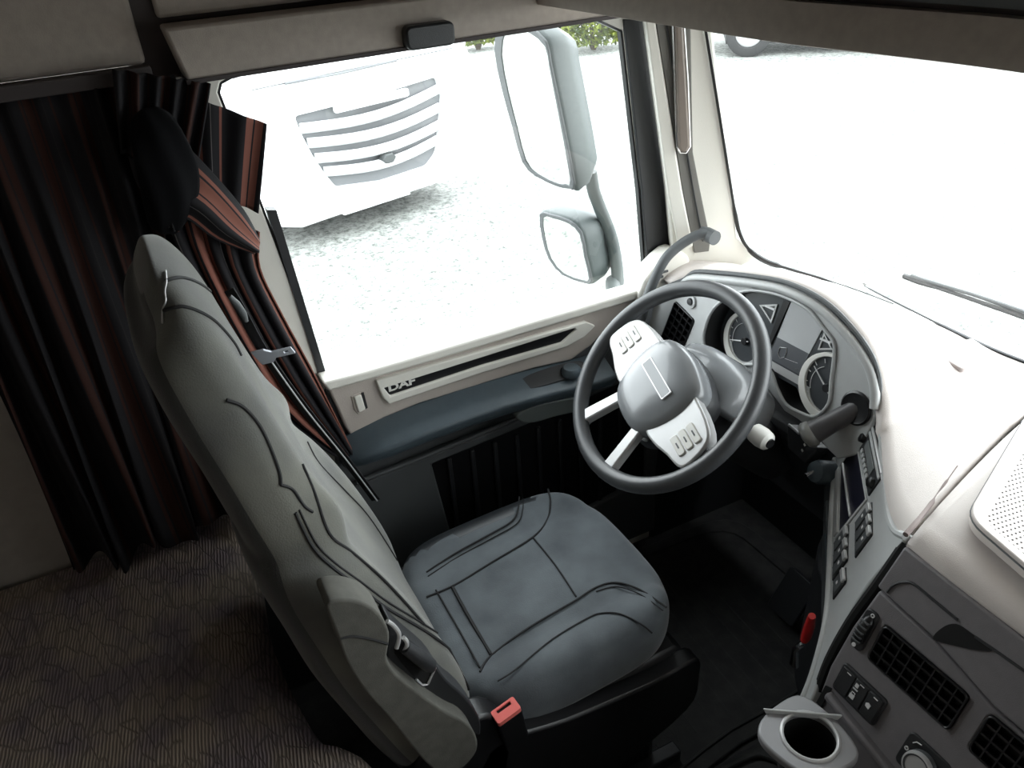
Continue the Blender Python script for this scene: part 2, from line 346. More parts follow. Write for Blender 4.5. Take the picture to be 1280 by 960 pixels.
# upright grab handle recess on the pillar
gr=thing('pillar_grab_handle','upright rounded grab bar with bright outline on A-pillar trim','handle',PL(*PL.px(852,185)))
ho=PL.pts([(841,20),(846,180),(849,186),(856,186),(860,178),(851,20)])
obj('grip',prism(PL,ho,.022,0),mat('grip_brown',(.20,.165,.14),.4),gr,bevel=.005,seg=3)
obj('outline',tube([PL(*PL.px(x,y),.014) for x,y in ((838,10),(843,120),(845,181),(849,188),(856,188),(861,180),(858,100),(852,10))],.0028,8),M['chrome'],gr)
# lower grab handle
gh=thing('curved_grab_handle','dark grey curved grab handle at foot of A-pillar by steering wheel','handle',at(885,292,'y',.93))
pts=[at(886,293,'y',.93),at(872,294,'y',.945),at(852,305,'y',.96),at(833,322,'y',.965),at(820,345,'y',.965),at(810,370,'y',.965),at(802,398,'y',.97),at(797,420,'y',.99)]
obj('bar',tube(cat(pts,6),.0125,12),M['doorgrey'],gh)
obj('mount',lathe(Fr(at(884,293,'y',.94),(0,0,1),(1,0,0)),[(.0,.022),(.014,.02),(.018,.0),(.018,-.03)],16),M['doorgrey'],gh)
# ------------------------------------------------------------------ windscreen
def XW(y): return .69-.17*(abs(y)/.95)**4
def WS(y,z): return V((XW(y)-(z-.97)*.30,y,z))
struct('window_2',grid(lambda a,b:WS(-.985+1.97*a,.93+.81*b),36,6),M['glass'])
ws=bpy.data.objects['window_2']
yf=.952
fl=[WS(yf,1.70),WS(yf,1.5),WS(yf,1.3),WS(yf,1.12),WS(yf-.004,1.06),WS(yf-.02,1.02),WS(yf-.05,.995),WS(yf-.10,.985),WS(.72,.975),WS(.6,.968)]
def mir(L): return [V((p.x,-p.y,p.z)) for p in L]
for s,L in ((0,fl),(1,mir(fl))):
    L=[p+V((-.008,0,0)) for p in L]
    obj('black_edge',tube(cat(L,5),[.0045]*15+[.007]*10+[.011]*9+[.006]*5+[.002]*99,8,flat=.6),M['black'],ws)
# outside bodywork below windscreen (own truck's nose) and the wiper
cw=loft([[V((XW(y)+dx,y,z)) for dx,z in ((.03,.74),(.06,.76),(.14,.74),(.20,.66),(.20,.4),(.12,.4),(.05,.7))] for y in [i*.08-.80 for i in range(21)]])
struct('trim_4',cw,M['truck'])
wp=thing('windscreen_wiper','dark windscreen wiper lying along base of the windscreen','wiper',at(1130,345,'x',.76))
a0,a1=at(1130,345,'x',.765),at(1290,400,'x',.765)
obj('blade',tube([a0+(a1-a0)*t for t in (0,.15,.3,.6,1,1.6)],[.007,.009,.005,.005,.006,.005],8),M['dark'],wp)
obj('arm',tube([a0+V((.0,-.02,.008)),a0+V((.0,-.05,.010)),a0+(a1-a0)*.55+V((.004,0,.010)),a1+V((.004,0,.009)),a0+(a1-a0)*1.5+V((.006,0,.01))],[.006,.005,.0045,.006,.006],8),M['doorgrey'],wp)

# ================================================================== DRIVER DOOR INNER PANEL
dp=thing('door_panel','driver door inner panel with beige upper, blue-grey armrest and dark map pocket','door panel',(-.15,1.0,.05))
obj('base_panel',prism(Fr((0,1.045,0),(1,0,0),(0,0,1)),[(-.64,.05),(.32,.05),(.36,.88),(.30,.91),(-.60,.90)],0,-.03),M['doorgrey'],dp,bevel=.004)
E1=Fr((0,1.035,0),(1,0,0),(0,0,1))
bg_=E1.pts([(406,478),(456,464),(760,374),(795,363),(800,380),(760,406),(737,431),(712,449),(666,459),(619,473),(575,487),(525,502),(478,521),(439,545),(431,534),(419,506)])
obj('upper_trim',prism(E1,bg_,.008,-.03),M['doorbeige'],dp,bevel=.006,seg=3)
sl=E1.pts([(400,474),(456,459),(760,369),(802,357),(804,366),(760,380),(560,440),(456,470),(408,484)])
obj('sill',prism(E1,sl,.022,-.034),M['pillar'],dp,bevel=.006,seg=3)
ring=E1.pts([(467,472),(728,399),(740,404),(726,418),(704,430),(600,462),(484,501),(476,494)])
inner=E1.pts([(477,481),(714,407),(716,409),(698,425),(600,453),(485,491)])
obj('slot_frame',prism(E1,ring,.018,-.002,[inner]),M['pillar'],dp,bevel=.003)
pl_=obj('slot_plate',prism(E1,inner,.011,.0),M['black'],dp)
def text(s,fr,a,b,size,m,parent,ext=.0006,rot=0,bold=0,sx=1,name='lettering'):
    cu=bpy.data.curves.new('t','FONT'); cu.body=s; cu.size=size; cu.extrude=ext; cu.offset=bold; cu.align_x='CENTER'; cu.align_y='CENTER'
    o=bpy.data.objects.new('t',cu); COL.objects.link(o)
    dg=bpy.context.evaluated_depsgraph_get(); me=bpy.data.meshes.new_from_object(o.evaluated_get(dg)); bpy.data.objects.remove(o)
    c,s_=math.cos(rot),math.sin(rot)
    for v in me.vertices:
        x,y,z=v.co.x*sx,v.co.y,v.co.z; v.co=fr(a+x*c-y*s_,b+x*s_+y*c,z)
    me.name=name; me.materials.clear(); me.materials.append(m)
    q=bpy.data.objects.new(name,me); COL.objects.link(q); q.parent=parent; q.matrix_parent_inverse=wl(parent).inverted(); return q
E2=Fr(E1(0,0,.0125),E1.u,E1.v)
tc_=E2.px(502,481); te=E2.px(519,476); ts=E2.px(487,486)
text('DAF',E2,tc_[0],tc_[1],.0245,M['white'],pl_,rot=math.atan2(te[1]-ts[1],te[0]-ts[0]),bold=.0009,sx=1.45)
lt=E1.pts([(437,493),(449,488),(456,506),(456,512),(446,516),(441,510)])
obj('latch_surround',prism(E1,inset(lt,-.006 if False else .0),.010,0),M['doorbeige'],dp,bevel=.002)
obj('latch_button',prism(E1,E1.pts([(440,493),(449,490),(455,508),(446,513)]),.015,.008),M['pillar'],dp,bevel=.003)
obj('latch_gap',prism(E1,E1.pts([(450,489),(453,488),(458,507),(455,509)]),.0105,.008),M['dark'],dp)
# armrest: lofted moulding along the door
xs=[-.60,-.56,-.5,-.4,-.3,-.2,-.1,0,.06,.12]
def arm(i,x):
    t=(x+.6)/.72; top=.805-.0*t; k=min(1,(x+.62)/.10)
    zt=.79+.02*math.sin(PI*min(1,t*1.1))-.015*(1-k)
    ye=1.03-.075*k**.5
    return [V((x,1.04,zt+.002)),V((x,1.025,zt+.004)),V((x,ye+.02,zt-.018)),V((x,ye,zt-.028)),V((x,ye-.003,zt-.036)),V((x,ye+.004,zt-.056)),V((x,ye+.016,zt-.070)),V((x,1.04,zt-.078))]
ar=obj('armrest',loft([arm(i,x) for i,x in enumerate(xs)]),M['blue'],dp,bevel=.003,ang=60)
A1=Fr((0,1.0,.775),(1,0,0),(0,-1,0.45))
A1=Fr((0,.995,.7905),(1,0,0),(0,1,.45))
obj('pull_pocket',prism(A1,cat2([(-.17,-.008),(-.10,-.020),(.02,-.018),(.05,.0),(.03,.022),(-.08,.026),(-.15,.012)]),.0045,-.01),M['dark'],ar,bevel=.002)
obj('mirror_joystick',lathe(Fr(at(714,462,'z',.80),(1,0,0),(0,1,0)),[(.026,-.012),(.026,.0),(.020,.008),(.0,.010)],20),M['blue'],ar)
obj('screw',lathe(Fr(at(652,478,'z',.79),(1,0,0),(0,1,.2)),[(.003,-.002),(.003,.004),(0,.005)],8),M['white'],ar)
A2=Fr((0,.975,0),(1,0,0),(0,0,1))
obj('door_handle',prism(A2,cat2(A2.pts([(643,517),(662,506),(690,499),(718,495),(724,501),(716,512),(690,519),(665,526),(650,525)])),.012,-.03),mat('handle_grey',(.11,.125,.12),.4),dp,bevel=.006,seg=3)
A3=Fr((0,1.02,0),(1,0,0),(0,0,1))
fo=A3.pts([(447,584),(470,585),(640,532),(760,500),(830,480),(830,560),(790,640),(565,690),(548,672),(528,610),(505,612),(480,600)])
obj('lower_frame',prism(A3,[(-.60,.64),(-.35,.66),(-.15,.67),(.10,.70),(.30,.72),(.32,.08),(-.58,.08)],.0,-.03,[[(-.385,.628),(-.15,.645),(.10,.67),(.27,.69),(.28,.30),(-.31,.22),(-.35,.30)]]),M['doorgrey'],dp,bevel=.006)
pk=obj('map_pocket',prism(A3,[(-.385,.628),(-.15,.645),(.10,.67),(.27,.69),(.28,.30),(-.31,.22),(-.35,.30)],-.018,-.03),M['black'],dp)
for k in range(9):
    x=-.34+k*.065; obj('pocket_rib',box(BM(),(x,1.028,.28),(x+.012,1.04,.62)),M['dark'],pk,bevel=.003)
obj('top_ledge',tube(cat([A3(-.58,.655,.004),A3(-.3,.672,.006),A3(0,.70,.004),A3(.28,.73,0)],5),.006,8),M['doorgrey'],dp)
# ================================================================== DASHBOARD
da=thing('dashboard','beige-topped truck dashboard with satin grey driver cockpit and dark grey centre console','dashboard',(.45,0,.0))
def par(o,**k): return o
# top pad, driver half
rear=[(.30,1.07,.97),(.285,.98,.975),(.283,.909,1.006),(.29,.875,1.043),(.295,.796,1.071),(.299,.697,1.100),(.303,.596,1.120),(.304,.496,1.122),(.300,.416,1.101),(.296,.365,1.075),(.290,.325,1.035),(.280,.300,.996),(.255,.272,.968),(.232,.249,.952),(.163,.178,.936),(.109,.117,.936),(.080,.077,.944),(.067,.058,.950)]
rc=cat(rear,4)
def lerp(a,b,t): return a+(b-a)*t
def topsurf(i,j):
    k=i*(len(rc)-1); a=rc[min(int(k),len(rc)-1)]; b=rc[min(int(k)+1,len(rc)-1)]; p=a.lerp(b,k-int(k))
    # front target
    yt=lerp(1.05,.055,min(1,max(0,(i))))if False else None
    s=i
    if s<.6: yf_=lerp(1.05,.42,s/.6)
    else: yf_=lerp(.42,.20,(s-.6)/.4)
    q=V((XW(yf_)-.012,yf_,.968))
    e=j
    bulge=.028*math.sin(PI*e)**.8*(1 if p.z<1.0 else .3)
    hz=lerp(p.z,q.z,e*e*(3-2*e) if p.z>1.0 else e)
    return V((lerp(p.x,q.x,e),lerp(p.y,q.y,e),hz+bulge))
obj('cockpit_top',grid(topsurf,len(rc)-1,12),M['dashtop'],da,solid=.02,ang=70)
# top pad, centre and passenger side
ce=[(.064,.046,.950),(.060,-.02,.950),(.060,-.095,.949),(.060,-.153,.949),(.062,-.35,.95),(.10,-.6,.95),(.20,-.8,.95),(.28,-1.0,.96),(.30,-1.07,.96)]
cc=cat(ce,4)
def censurf(i,j):
    k=i*(len(cc)-1); a=cc[int(k)]; b=cc[min(int(k)+1,len(cc)-1)]; p=a.lerp(b,k-int(k)); y=lerp(.19,-1.05,i)
    q=V((XW(y)-.012,y,.966)); e=j
    return V((lerp(p.x,q.x,e),lerp(p.y,q.y,e),lerp(p.z,q.z,e)+.030*math.sin(PI*min(1,e*1.15 if e<.87 else 1))**.7*1.0))
ct=obj('centre_top',grid(censurf,len(cc)-1,14),M['dashtop'],da,solid=.02,ang=70)
obj('rounded_edge',tube([p+V((.007,0,-.008)) for p in cc],.0078,10),M['dashtop'],ct)
# speaker grille: framed, perforated lid
SG=Fr((.30,-.05,.987),(0,-1,0),(1,0,0))
sp=thing('speaker_grille','perforated pale speaker cover in a raised frame on dash centre','speaker cover',SG(0,0,0))
so=SG.pts([(1199,650),(1280,519)]); so2=SG.pts([(1280,720)])
A_=SG.px(1206,652); B_=SG.px(1280,526); C_=SG.px(1280,716)
db=V((B_[0]-A_[0],B_[1]-A_[1],0)).normalized(); dc=V((C_[0]-A_[0],C_[1]-A_[1],0)).normalized()
Av=V((A_[0],A_[1],0)); quad=[Av,Av+dc*.34,Av+dc*.34+db*.36,Av+db*.36]
def rq(q,r,n=5):
    out=[]
    for i in range(4):
        p=q[i]; a=(q[i-1]-p).normalized(); b=(q[(i+1)%4]-p).normalized()
        P0,P1=p+a*r,p+b*r
        for k in range(n+1):
            t=k/n; out.append(((1-t)**2*P0+2*t*(1-t)*p+t*t*P1)[:2])
    return [(x,y) for x,y in out]
oq=rq(quad,.035); mid=sum(quad,V((0,0,0)))/4
def sc(q,d): return [p+((q[i-1]-p).normalized()+(q[(i+1)%4]-p).normalized())*d for i,p in enumerate(q)]
iq=rq(sc(quad,.018),.028)
for s_ in range(1):
    obj('frame',prism(SG,oq,.014,-.01,[iq]),M['dashtop'],sp,bevel=.003)
obj('frame_line',tube([SG(a,b,.006) for a,b in rq(sc(quad,-.0006),.036)],.0016,6,closed=True),M['doorgrey'],sp)
lid=obj('lid',prism(SG,iq,.003,-.01),M['dashtop'],sp)
bm=BM(); q2=sc(quad,.030)
for i in range(30):
    for j in range(28):
        p=q2[0]+dc*(i*.0088+(j%2)*.0044)+db*(j*.0088)
        if i*.0088>.25 or j*.0088>.24 : continue
        prism(SG,circ(p.x,p.y,.0016,6),.0034,.002,bm=bm)
obj('perforations',bm,mat('perforation',(.05,.045,.048),.9),lid,kind='stuff',smooth=False)
from mathutils.bvhtree import BVHTree
def padhit(px,py,off=.002):
    best=None
    for f_,n1,n2 in ((topsurf,60,24),(censurf,40,24)):
        g_=grid(f_,n1,n2); t_=BVHTree.FromBMesh(g_); h=t_.ray_cast(CAM,ray(px,py).normalized()); g_.free()
        if h[0] and (best is None or h[3]<best[1]): best=(h[0],h[3])
    p=best[0] if best else at(px,py,'z',.985)
    return p+V((0,0,off))
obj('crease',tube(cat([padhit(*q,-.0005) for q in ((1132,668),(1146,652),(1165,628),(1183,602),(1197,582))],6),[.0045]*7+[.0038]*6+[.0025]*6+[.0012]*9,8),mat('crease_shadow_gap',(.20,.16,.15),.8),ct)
# dark defroster slot along the front of the top pad
z0=.982
sm=[padhit(*q) for q in ((1080,358),(1110,374),(1180,409),(1240,437),(1285,455),(1340,478))]
obj('defroster_slot',tube(cat(sm,5),[.0015]*2+[.003]*8+[.005]*99,8,flat=.6),M['dark'],da)
cl=[padhit(*q,.004) for q in ((1080,357),(1100,349),(1122,339),(1136,334))]
obj('defroster_corner',tube(cat(cl,5),[.006]*4+[.004]*5+[.002]*9,8,flat=.5),mat('corner_grey',(.25,.25,.25),.4),da)
PBF=Fr(padhit(1195,457,.0),(-.12,-1,0),(1,-.12,0))
obj('pad_button',prism(PBF,rrect(*(lambda p:(p[0]-.02,p[1]-.008,p[0]+.02,p[1]+.008))(PBF.px(1195,457)),.006),.006,-.01),mat('pad_inset',(.42,.37,.36),.6),da,bevel=.002)
# ---- cockpit bezel
B=Fr((.275,.6,.958),(0,-1,0),(.17,0,.985))
hood=[(-.40,-.02),(-.345,.02),(-.309,.046),(-.275,.078),(-.196,.105),(-.097,.134),(.004,.157),(.104,.158),(.184,.136),(.245,.104),(.277,.068),(.292,.030)]
opening=cat2([(-.162,.055),(-.191,.013),(-.200,-.033),(-.195,-.066),(-.172,-.09),(-.128,-.102),(-.077,-.085),(-.04,-.052),(.02,-.035),(.055,-.062),(.09,-.084),(.137,-.081),(.170,-.069),(.191,-.028),(.181,.018),(.169,.072),(.157,.096),(.125,.111),(.082,.13),(.024,.133),(-.032,.125),(-.101,.102)],4)
outl=cat2(hood,3,False)+[(.296,-.02),(.288,-.09),(.250,-.125),(.215,-.118),(.18,-.104),(.13,-.100),(.09,-.102),(.055,-.088),(.02,-.075),(-.04,-.095),(-.10,-.125),(-.17,-.155),(-.28,-.20),(-.42,-.24)]
VB=Fr(B(0,0,.002),B.u,B.v)
vf=Fr(B(0,0,.001),B.u*1+B.v*(-.22),B.v+B.u*.12)
vc=vf.pts([(841,384),(861,393),(848,450),(822,440)])
a0=min(p[0] for p in (vc[0],vc[3])); a1=max(p[0] for p in (vc[1],vc[2])); b0=min(p[1] for p in vc); b1=max(p[1] for p in vc)
def toB(a,b): P=vf(a,b)-B.O; return (P.dot(B.u),P.dot(B.v))
bz=obj('cockpit_bezel',prism(B,outl,0,-.014,[opening,[toB(*q) for q in rrect(a0+.001,b0+.001,a1-.001,b1-.001,.006)]]),M['bezel'],da,bevel=.003)
obj('hood_gap',tube([B(a,b+.004,.0) for a,b in cat2(hood,4,False)],.0055,8),M['doorgrey'],bz)
obj('hood_lip',tube([B(a*1.0,b-.012,.004) for a,b in cat2(hood[2:],4,False)],.010,10),M['bezel'],bz)
obj('opening_lip',tube([B(a,b,.002) for a,b in opening],.004,8,closed=True),M['bezel'],bz)
# recess tunnel
bm=loft([[B(a,b,-.004) for a,b in opening],[B(a*.99,b*.97,-.055) for a,b in opening],[B(a*.6,b*.5,-.0555) for a,b in opening]],cap0=False,cap1=True)
obj('cluster_recess',bm,M['dark'],bz)
# instrument cluster
CL=Fr(B(0,0,-.05),B.u,B.v)
ic=thing('instrument_cluster','instrument cluster with two round dials around a pale central display','instrument panel',CL(0,-.1,0))
obj('cluster_face',prism(CL,cat2([(-.19,-.10),(-.19,.03),(-.12,.09),(.02,.12),(.13,.10),(.17,.03),(.19,-.05),(.13,-.10),(.03,-.07)],4),.0,-.01),M['dial'],ic)
CD=Fr(B(0,0,-.014),B.u,B.v)
obj('display_housing',prism(CD,CD.pts([(930,362),(985,368),(1018,380),(1042,408),(1048,440),(1024,444),(1004,474),(1000,486),(960,464),(952,440),(950,420)]),.002,-.03),M['dial'],ic)
scr=obj('display',prism(CD,CD.pts([(991,376),(1012,386),(1030,410),(1013,442),(973,421)]),.004,0),M['screen'],ic)
obj('display_band',prism(CD,CD.pts([(973,421),(1013,442),(1001,468),(992,463),(962,446)]),.004,0),M['screend'],ic)
obj('display_lower_bar',prism(CD,CD.pts([(962,449),(1003,472),(1003,480),(1000,481),(962,459)]),.004,0),M['silver'],ic)
obj('display_edge',prism(CD,CD.pts([(982,375),(990,377),(966,430),(963,432),(963,425)]),.006,0),M['black'],ic)
C2=Fr(CD(0,0,.005),CL.u,CL.v)
def stroke(fr,pxs,r,m,parent,name='marking',closed=False): return obj(name,tube([fr(*fr.px(*q),0) for q in pxs],r,6,closed=closed,flat=.4),m,parent)
stroke(C2,[(975,434),(983,435),(983,441),(981,446),(975,448),(972,442)],.0011,M['print'],scr,'icon',True)
stroke(C2,[(981,448),(997,454)],.0006,M['print'],scr)
stroke(C2,[(993,461),(1003,462)],.0014,M['black'],scr)
def dial(CL,cx,cy,r,na,parent,ticks,nm):
    d=obj(nm,prism(CL,circ(cx,cy,r,36),.012,0,[circ(cx+.05*r,cy+.085*r,r*.84,36)]),M['white'],parent,bevel=.001)
    obj('dial_face',prism(CL,circ(cx,cy,r*.9,36),.006,0),M['dial'],d)
    cres=[(cx+r*.86*math.cos(t),cy+r*.86*math.sin(t)) for t in [math.radians(200+k*8) for k in range(20)]]+[(cx+r*.62*math.cos(t),cy+r*.66*math.sin(t)-r*.06) for t in [math.radians(200+(19-k)*8) for k in range(20)]]
    obj('pale_crescent',prism(CL,cres,.008,.005),M['silver'],d)
    bm=BM()
    for k in range(ticks):
        t=math.radians(215-k*250/(ticks-1)); c_,s_=math.cos(t),math.sin(t)
        tube([CL(cx+r*.70*c_,cy+r*.70*s_,.0085),CL(cx+r*.82*c_,cy+r*.82*s_,.0085)],.0010,5,bm)
    obj('scale_marks',bm,M['print'],d,kind='stuff')
    obj('scale_arc',tube([CL(cx+r*.60*math.cos(math.radians(t)),cy+r*.60*math.sin(math.radians(t)),.008) for t in range(120,215,8)],.0007,5),M['print'],d)
    c_,s_=math.cos(na),math.sin(na)
    obj('needle',tube([CL(cx-.012*c_,cy-.012*s_,.011),CL(cx+r*.72*c_,cy+r*.72*s_,.011)],[.0022,.0010],6),M['print'],d)
    obj('needle_hub',prism(CL,circ(cx,cy,.009,14),.014,.006),M['black'],d,bevel=.001)
    return d
dial(CL,-.107,-.03,.070,math.radians(200),ic,11,'speed_dial')
CE=Fr(CD(0,0,.001),CD.u,CD.v)
(p1x,p1y),(p2x,p2y),(p3x,p3y)=CE.pts([(1003,472),(1037,440),(1020,519)])
dd_=2*(p1x*(p2y-p3y)+p2x*(p3y-p1y)+p3x*(p1y-p2y)); q1,q2_,q3=p1x**2+p1y**2,p2x**2+p2y**2,p3x**2+p3y**2
ux=(q1*(p2y-p3y)+q2_*(p3y-p1y)+q3*(p1y-p2y))/dd_; uy=(q1*(p3x-p2x)+q2_*(p1x-p3x)+q3*(p2x-p1x))/dd_
rr_=min(.080,math.hypot(ux-p1x,uy-p1y))
dial(CE,ux,uy,rr_,math.radians(146),ic,11,'rev_dial')
for L in ([(951,381),(974,380),(966,404)],[(1032,415),(1024,437),(1043,437)]):
    g=[CD.px(*q) for q in L]; cxx=sum(p[0] for p in g)/3; cyy=sum(p[1] for p in g)/3
    o_=obj('small_gauge',prism(CD,g,.005,0,[[(cxx+(a-cxx)*.72,cyy+(b-cyy)*.72) for a,b in g]]),M['silver'],ic)
    obj('gauge_pointer',prism(CD,[(cxx-.014,cyy+.004),(cxx+.014,cyy+.006),(cxx+.014,cyy+.011),(cxx-.014,cyy+.008)],.006,.001),M['print'],o_)
gg=BM(); gg.faces.new([gg.verts.new(CL(a,b,.022)) for a,b in circ(.128,-.036,.069,32)])
# ---- vents
def vent(fr,a0,b0,a1,b1,nv,nh,parent,vm='dark',skew=0):
    v=obj('vent_frame',prism(fr,rrect(a0,b0,a1,b1,.008),.003,-.012,[rrect(a0+.003,b0+.003,a1-.003,b1-.003,.006)]),M['black'],parent,bevel=.0015)
    obj('vent_back',fbox(fr,a0+.002,b0+.002,-.016,a1-.002,b1-.002,-.012),M['void'],v)
    ms=bpy.data.meshes.new('vane')
    for i in range(nv):
        x=a0+(a1-a0)*(i+1)/(nv+1); obj('vane',fbox(fr,x-.0012,b0+.003,-.011,x+.0012,b1-.003,.0008),M[vm],v)
    for j in range(nh):
        y=b0+(b1-b0)*(j+1)/(nh+1); obj('louver',fbox(fr,a0+.003,y-.0018,-.010,a1-.003,y+.0018,-.0005),M[vm],v)
    return v
VL=Fr((.25,.88,.9),(0,-1,-.10),(.26,0,.966)); 
VB=Fr(B(0,0,.002),B.u,B.v)
vp=VB.pts([(841,384),(861,393),(850,440),(826,432)])
vf=Fr(B(0,0,.001),B.u*1+B.v*(-.22),B.v+B.u*.12)
vent(vf,a0,b0,a1,b1,3,7,bz,'black')
k=VB.px(864,377)
obj('round_stopper',lathe(Fr(VB(k[0],k[1],0),VB.u,VB.v),[(.017,0),(.016,.003),(.010,.0035),(.009,.0)],18),M['bezel'],bz)
obj('stopper_knob',lathe(Fr(VB(k[0],k[1],0),VB.u,VB.v),[(.009,0),(.008,.007),(0,.008)],14),M['dark'],bz)
obj('bezel_button',prism(VB,rrect(*(lambda p:(p[0]-.022,p[1]-.010,p[0]+.018,p[1]+.008))(VB.px(868,437)),.007),.004,0),M['silver'],bz,bevel=.002)
# small side defroster by the door
sv=thing('side_vent','small cream side vent at corner of dash beside driver window','vent',at(825,345,'y',.99))
SV=Fr(at(825,345,'y',1.0),(.5,.2,.8),(-.7,.2,.3)); SV=Fr(at(825,345,'y',1.0),(1,0,0),(0,0,1))
svp=SV.pts([(833,325),(843,338),(826,362),(808,372),(812,352)])
obj('housing',prism(SV,cat2(SV.pts([(840,316),(858,318),(862,330),(845,352),(822,375),(800,385),(806,352)]),3),0,-.06),M['pillar'],sv,bevel=.006)
for k in range(3):
    p=SV.px(828-k*6,340+k*7); obj('slat',fbox(SV,p[0]-.016,p[1]-.003,0,p[0]+.016,p[1]+.003,.004),M['doorgrey'],sv,bevel=.001)
# ---- cockpit side wing: radio face turned to the driver
s17,c17=math.sin(math.radians(17)),math.cos(math.radians(17))
Rf=Fr((.301,.318,.958),(-.66,-.75,0),(.75*s17,-.66*s17,c17))
face=[(-.03,.03),(.02,.002),(.098,-.014),(.196,-.028),(.270,-.034),(.315,-.026),(.351,-.004),(.356,-.06),(.352,-.125),(.362,-.197),(.395,-.292),(.43,-.345),(.435,-.40),(.405,-.40),(.385,-.345),(.315,-.28),(.222,-.25),(.083,-.219),(-.02,-.19),(-.06,-.17)]
rf=obj('control_wing',prism(Rf,cat2(face,3),0,-.02),M['bezel'],da,bevel=.007,seg=3)
obj('wing_ridge',tube([Rf(a,b,-.004) for a,b in cat2([(-.16,-.20),(-.10,-.185),(-.05,-.178),(.0,-.19),(.083,-.214),(.222,-.246),(.315,-.276),(.385,-.338),(.42,-.40)],5,False)],.009,10),mat('ridge_grey',(.60,.61,.61),.3),rf)
obj('wing_top_edge',tube([Rf(a,b,-.002) for a,b in cat2([(.0,.01),(.098,-.016),(.196,-.030),(.270,-.036),(.315,-.028),(.351,-.006)],5,False)],.007,8),M['bezel'],rf)
rd=thing('radio','slim black radio with pale trim bar in driver-side wing of dashboard','radio',Rf(.09,-.1,0))
obj('radio_body',fbox(Rf,.0,-.080,-.02,.174,-.022,.003),M['dark'],rd,bevel=.002)
obj('trim_bar',fbox(Rf,.002,-.030,.0,.172,-.023,.006),M['silver'],rd,bevel=.003)
obj('trim_bar',fbox(Rf,.002,-.041,.0,.172,-.034,.005),M['bezel'],rd,bevel=.002)
obj('radio_display',fbox(Rf,.045,-.062,.0,.135,-.044,.005),mat('radio_lcd',(.14,.15,.15),.25),rd,bevel=.001)
for q in (.022,.160):
    kk=obj('radio_knob',lathe(Fr(Rf(q,-.058,.003),Rf.u,Rf.v),[(.011,0),(.010,.008),(.006,.010),(0,.010)],16),M['black'],rd)
for i in range(6):
    obj('radio_button',fbox(Rf,.044+i*.0155,-.074,.0,.055+i*.0155,-.067,.006),M['bezel'],rd,bevel=.001)
by=thing('storage_slot','open dark storage slot below the radio in dashboard wing','tray',Rf(.08,-.15,0))
obj('slot_frame',prism(Rf,[(-.012,-.086),(.178,-.086),(.165,-.208),(-.012,-.165)],.003,-.01,[[(-.004,-.090),(.170,-.090),(.158,-.190),(-.004,-.155)]]),M['bezel'],by,bevel=.002)
obj('slot_inside',prism(Rf,[(-.008,-.088),(.174,-.088),(.162,-.20),(-.008,-.16)],.0012,-.01),mat('slot_dark_blue',(.010,.010,.020),.3),by)
obj('slot_lip',fbox(Rf,-.0,-.148,0,.162,-.142,.005),M['silver'],by,bevel=.002)
obj('slot_lip',prism(Rf,[(-.004,-.158),(.16,-.192),(.158,-.208),(-.004,-.172)],.006,0),M['silver'],by,bevel=.002)
def swblock(a0,b0,a1,b1,n,parent,sk=0):
    q=obj('switch_block',prism(Rf,[(a0,b1),(a1,b1+sk),(a1,b0+sk),(a0,b0)],.003,-.01),M['dark'],parent,bevel=.003)
    for i in range(n):
        x0=a0+(a1-a0)*i/n+.002; x1=a0+(a1-a0)*(i+1)/n-.002
        s0=sk*i/n
        obj('switch',prism(Rf,[(x0,b1-.004+s0),(x1,b1-.004+s0),(x1,b0+.006+s0),(x0,b0+.006+s0)],.006,.001),M['doorgrey'],q,bevel=.0015)
        obj('switch_top',prism(Rf,[(x0,b1-.003+s0),(x1,b1-.003+s0),(x1,b1-.014+s0),(x0,b1-.014+s0)],.008,.002),M['silver'],q,bevel=.0015)
        obj('switch_icon',fbox(Rf,(x0+x1)/2-.003,b1-.032+s0,.005,(x0+x1)/2+.003,b1-.026+s0,.0066),M['print'],q)
sw=thing('switch_panel','rows of dark rocker switches with bright tops below radio','switches',Rf(.23,-.15,0))
swblock(.195,-.135,.268,-.072,3,sw,-.016)
swblock(.172,-.215,.250,-.155,3,sw,-.02)
swblock(.258,-.232,.292,-.182,1,sw,-.008)
# lower body of the wing (faces the foot well)
LB=Fr(Rf(0,-.22,-.012),(-.66,-.75,0),(-.05,.045,1))
obj('wing_lower',prism(LB,[(-.15,.02),(.083,.0),(.222,-.03),(.315,-.06),(.41,-.14),(.44,-.45),(.36,-.52),(.05,-.30),(-.10,-.10)],.004,-.06),M['doorgrey'],da,bevel=.008)
for (x0,y0),(x1,y1),m_ in (((.0,-.03),(.20,-.10),'hub'),((.04,-.085),(.22,-.16),'blue'),((.20,-.10),(.29,-.135),'silver')):
    d_=V((x1-x0,y1-y0,0)); n_=V((-d_.y,d_.x,0)).normalized()*.011
    obj('trim_strip',prism(LB,[(x0+n_.x,y0+n_.y),(x1+n_.x,y1+n_.y),(x1-n_.x,y1-n_.y),(x0-n_.x,y0-n_.y)],.012,.002),M[m_],da,bevel=.003)
hm=thing('red_lever','small red lever on side of dashboard wing','lever',at(1010,785,'y',.165))
hmP=[at(1015,770,'y',.165),at(1012,782,'y',.172),at(1008,795,'y',.178),at(1005,801,'y',.18)]
obj('red_grip',tube(hmP,[.007,.010,.010,.007],10),M['rred'],hm)
obj('bracket',tube([at(1004,804,'y',.18),at(994,812,'y',.186),at(993,830,'y',.19)],[.006,.006,.010],8),M['chrome'],hm)
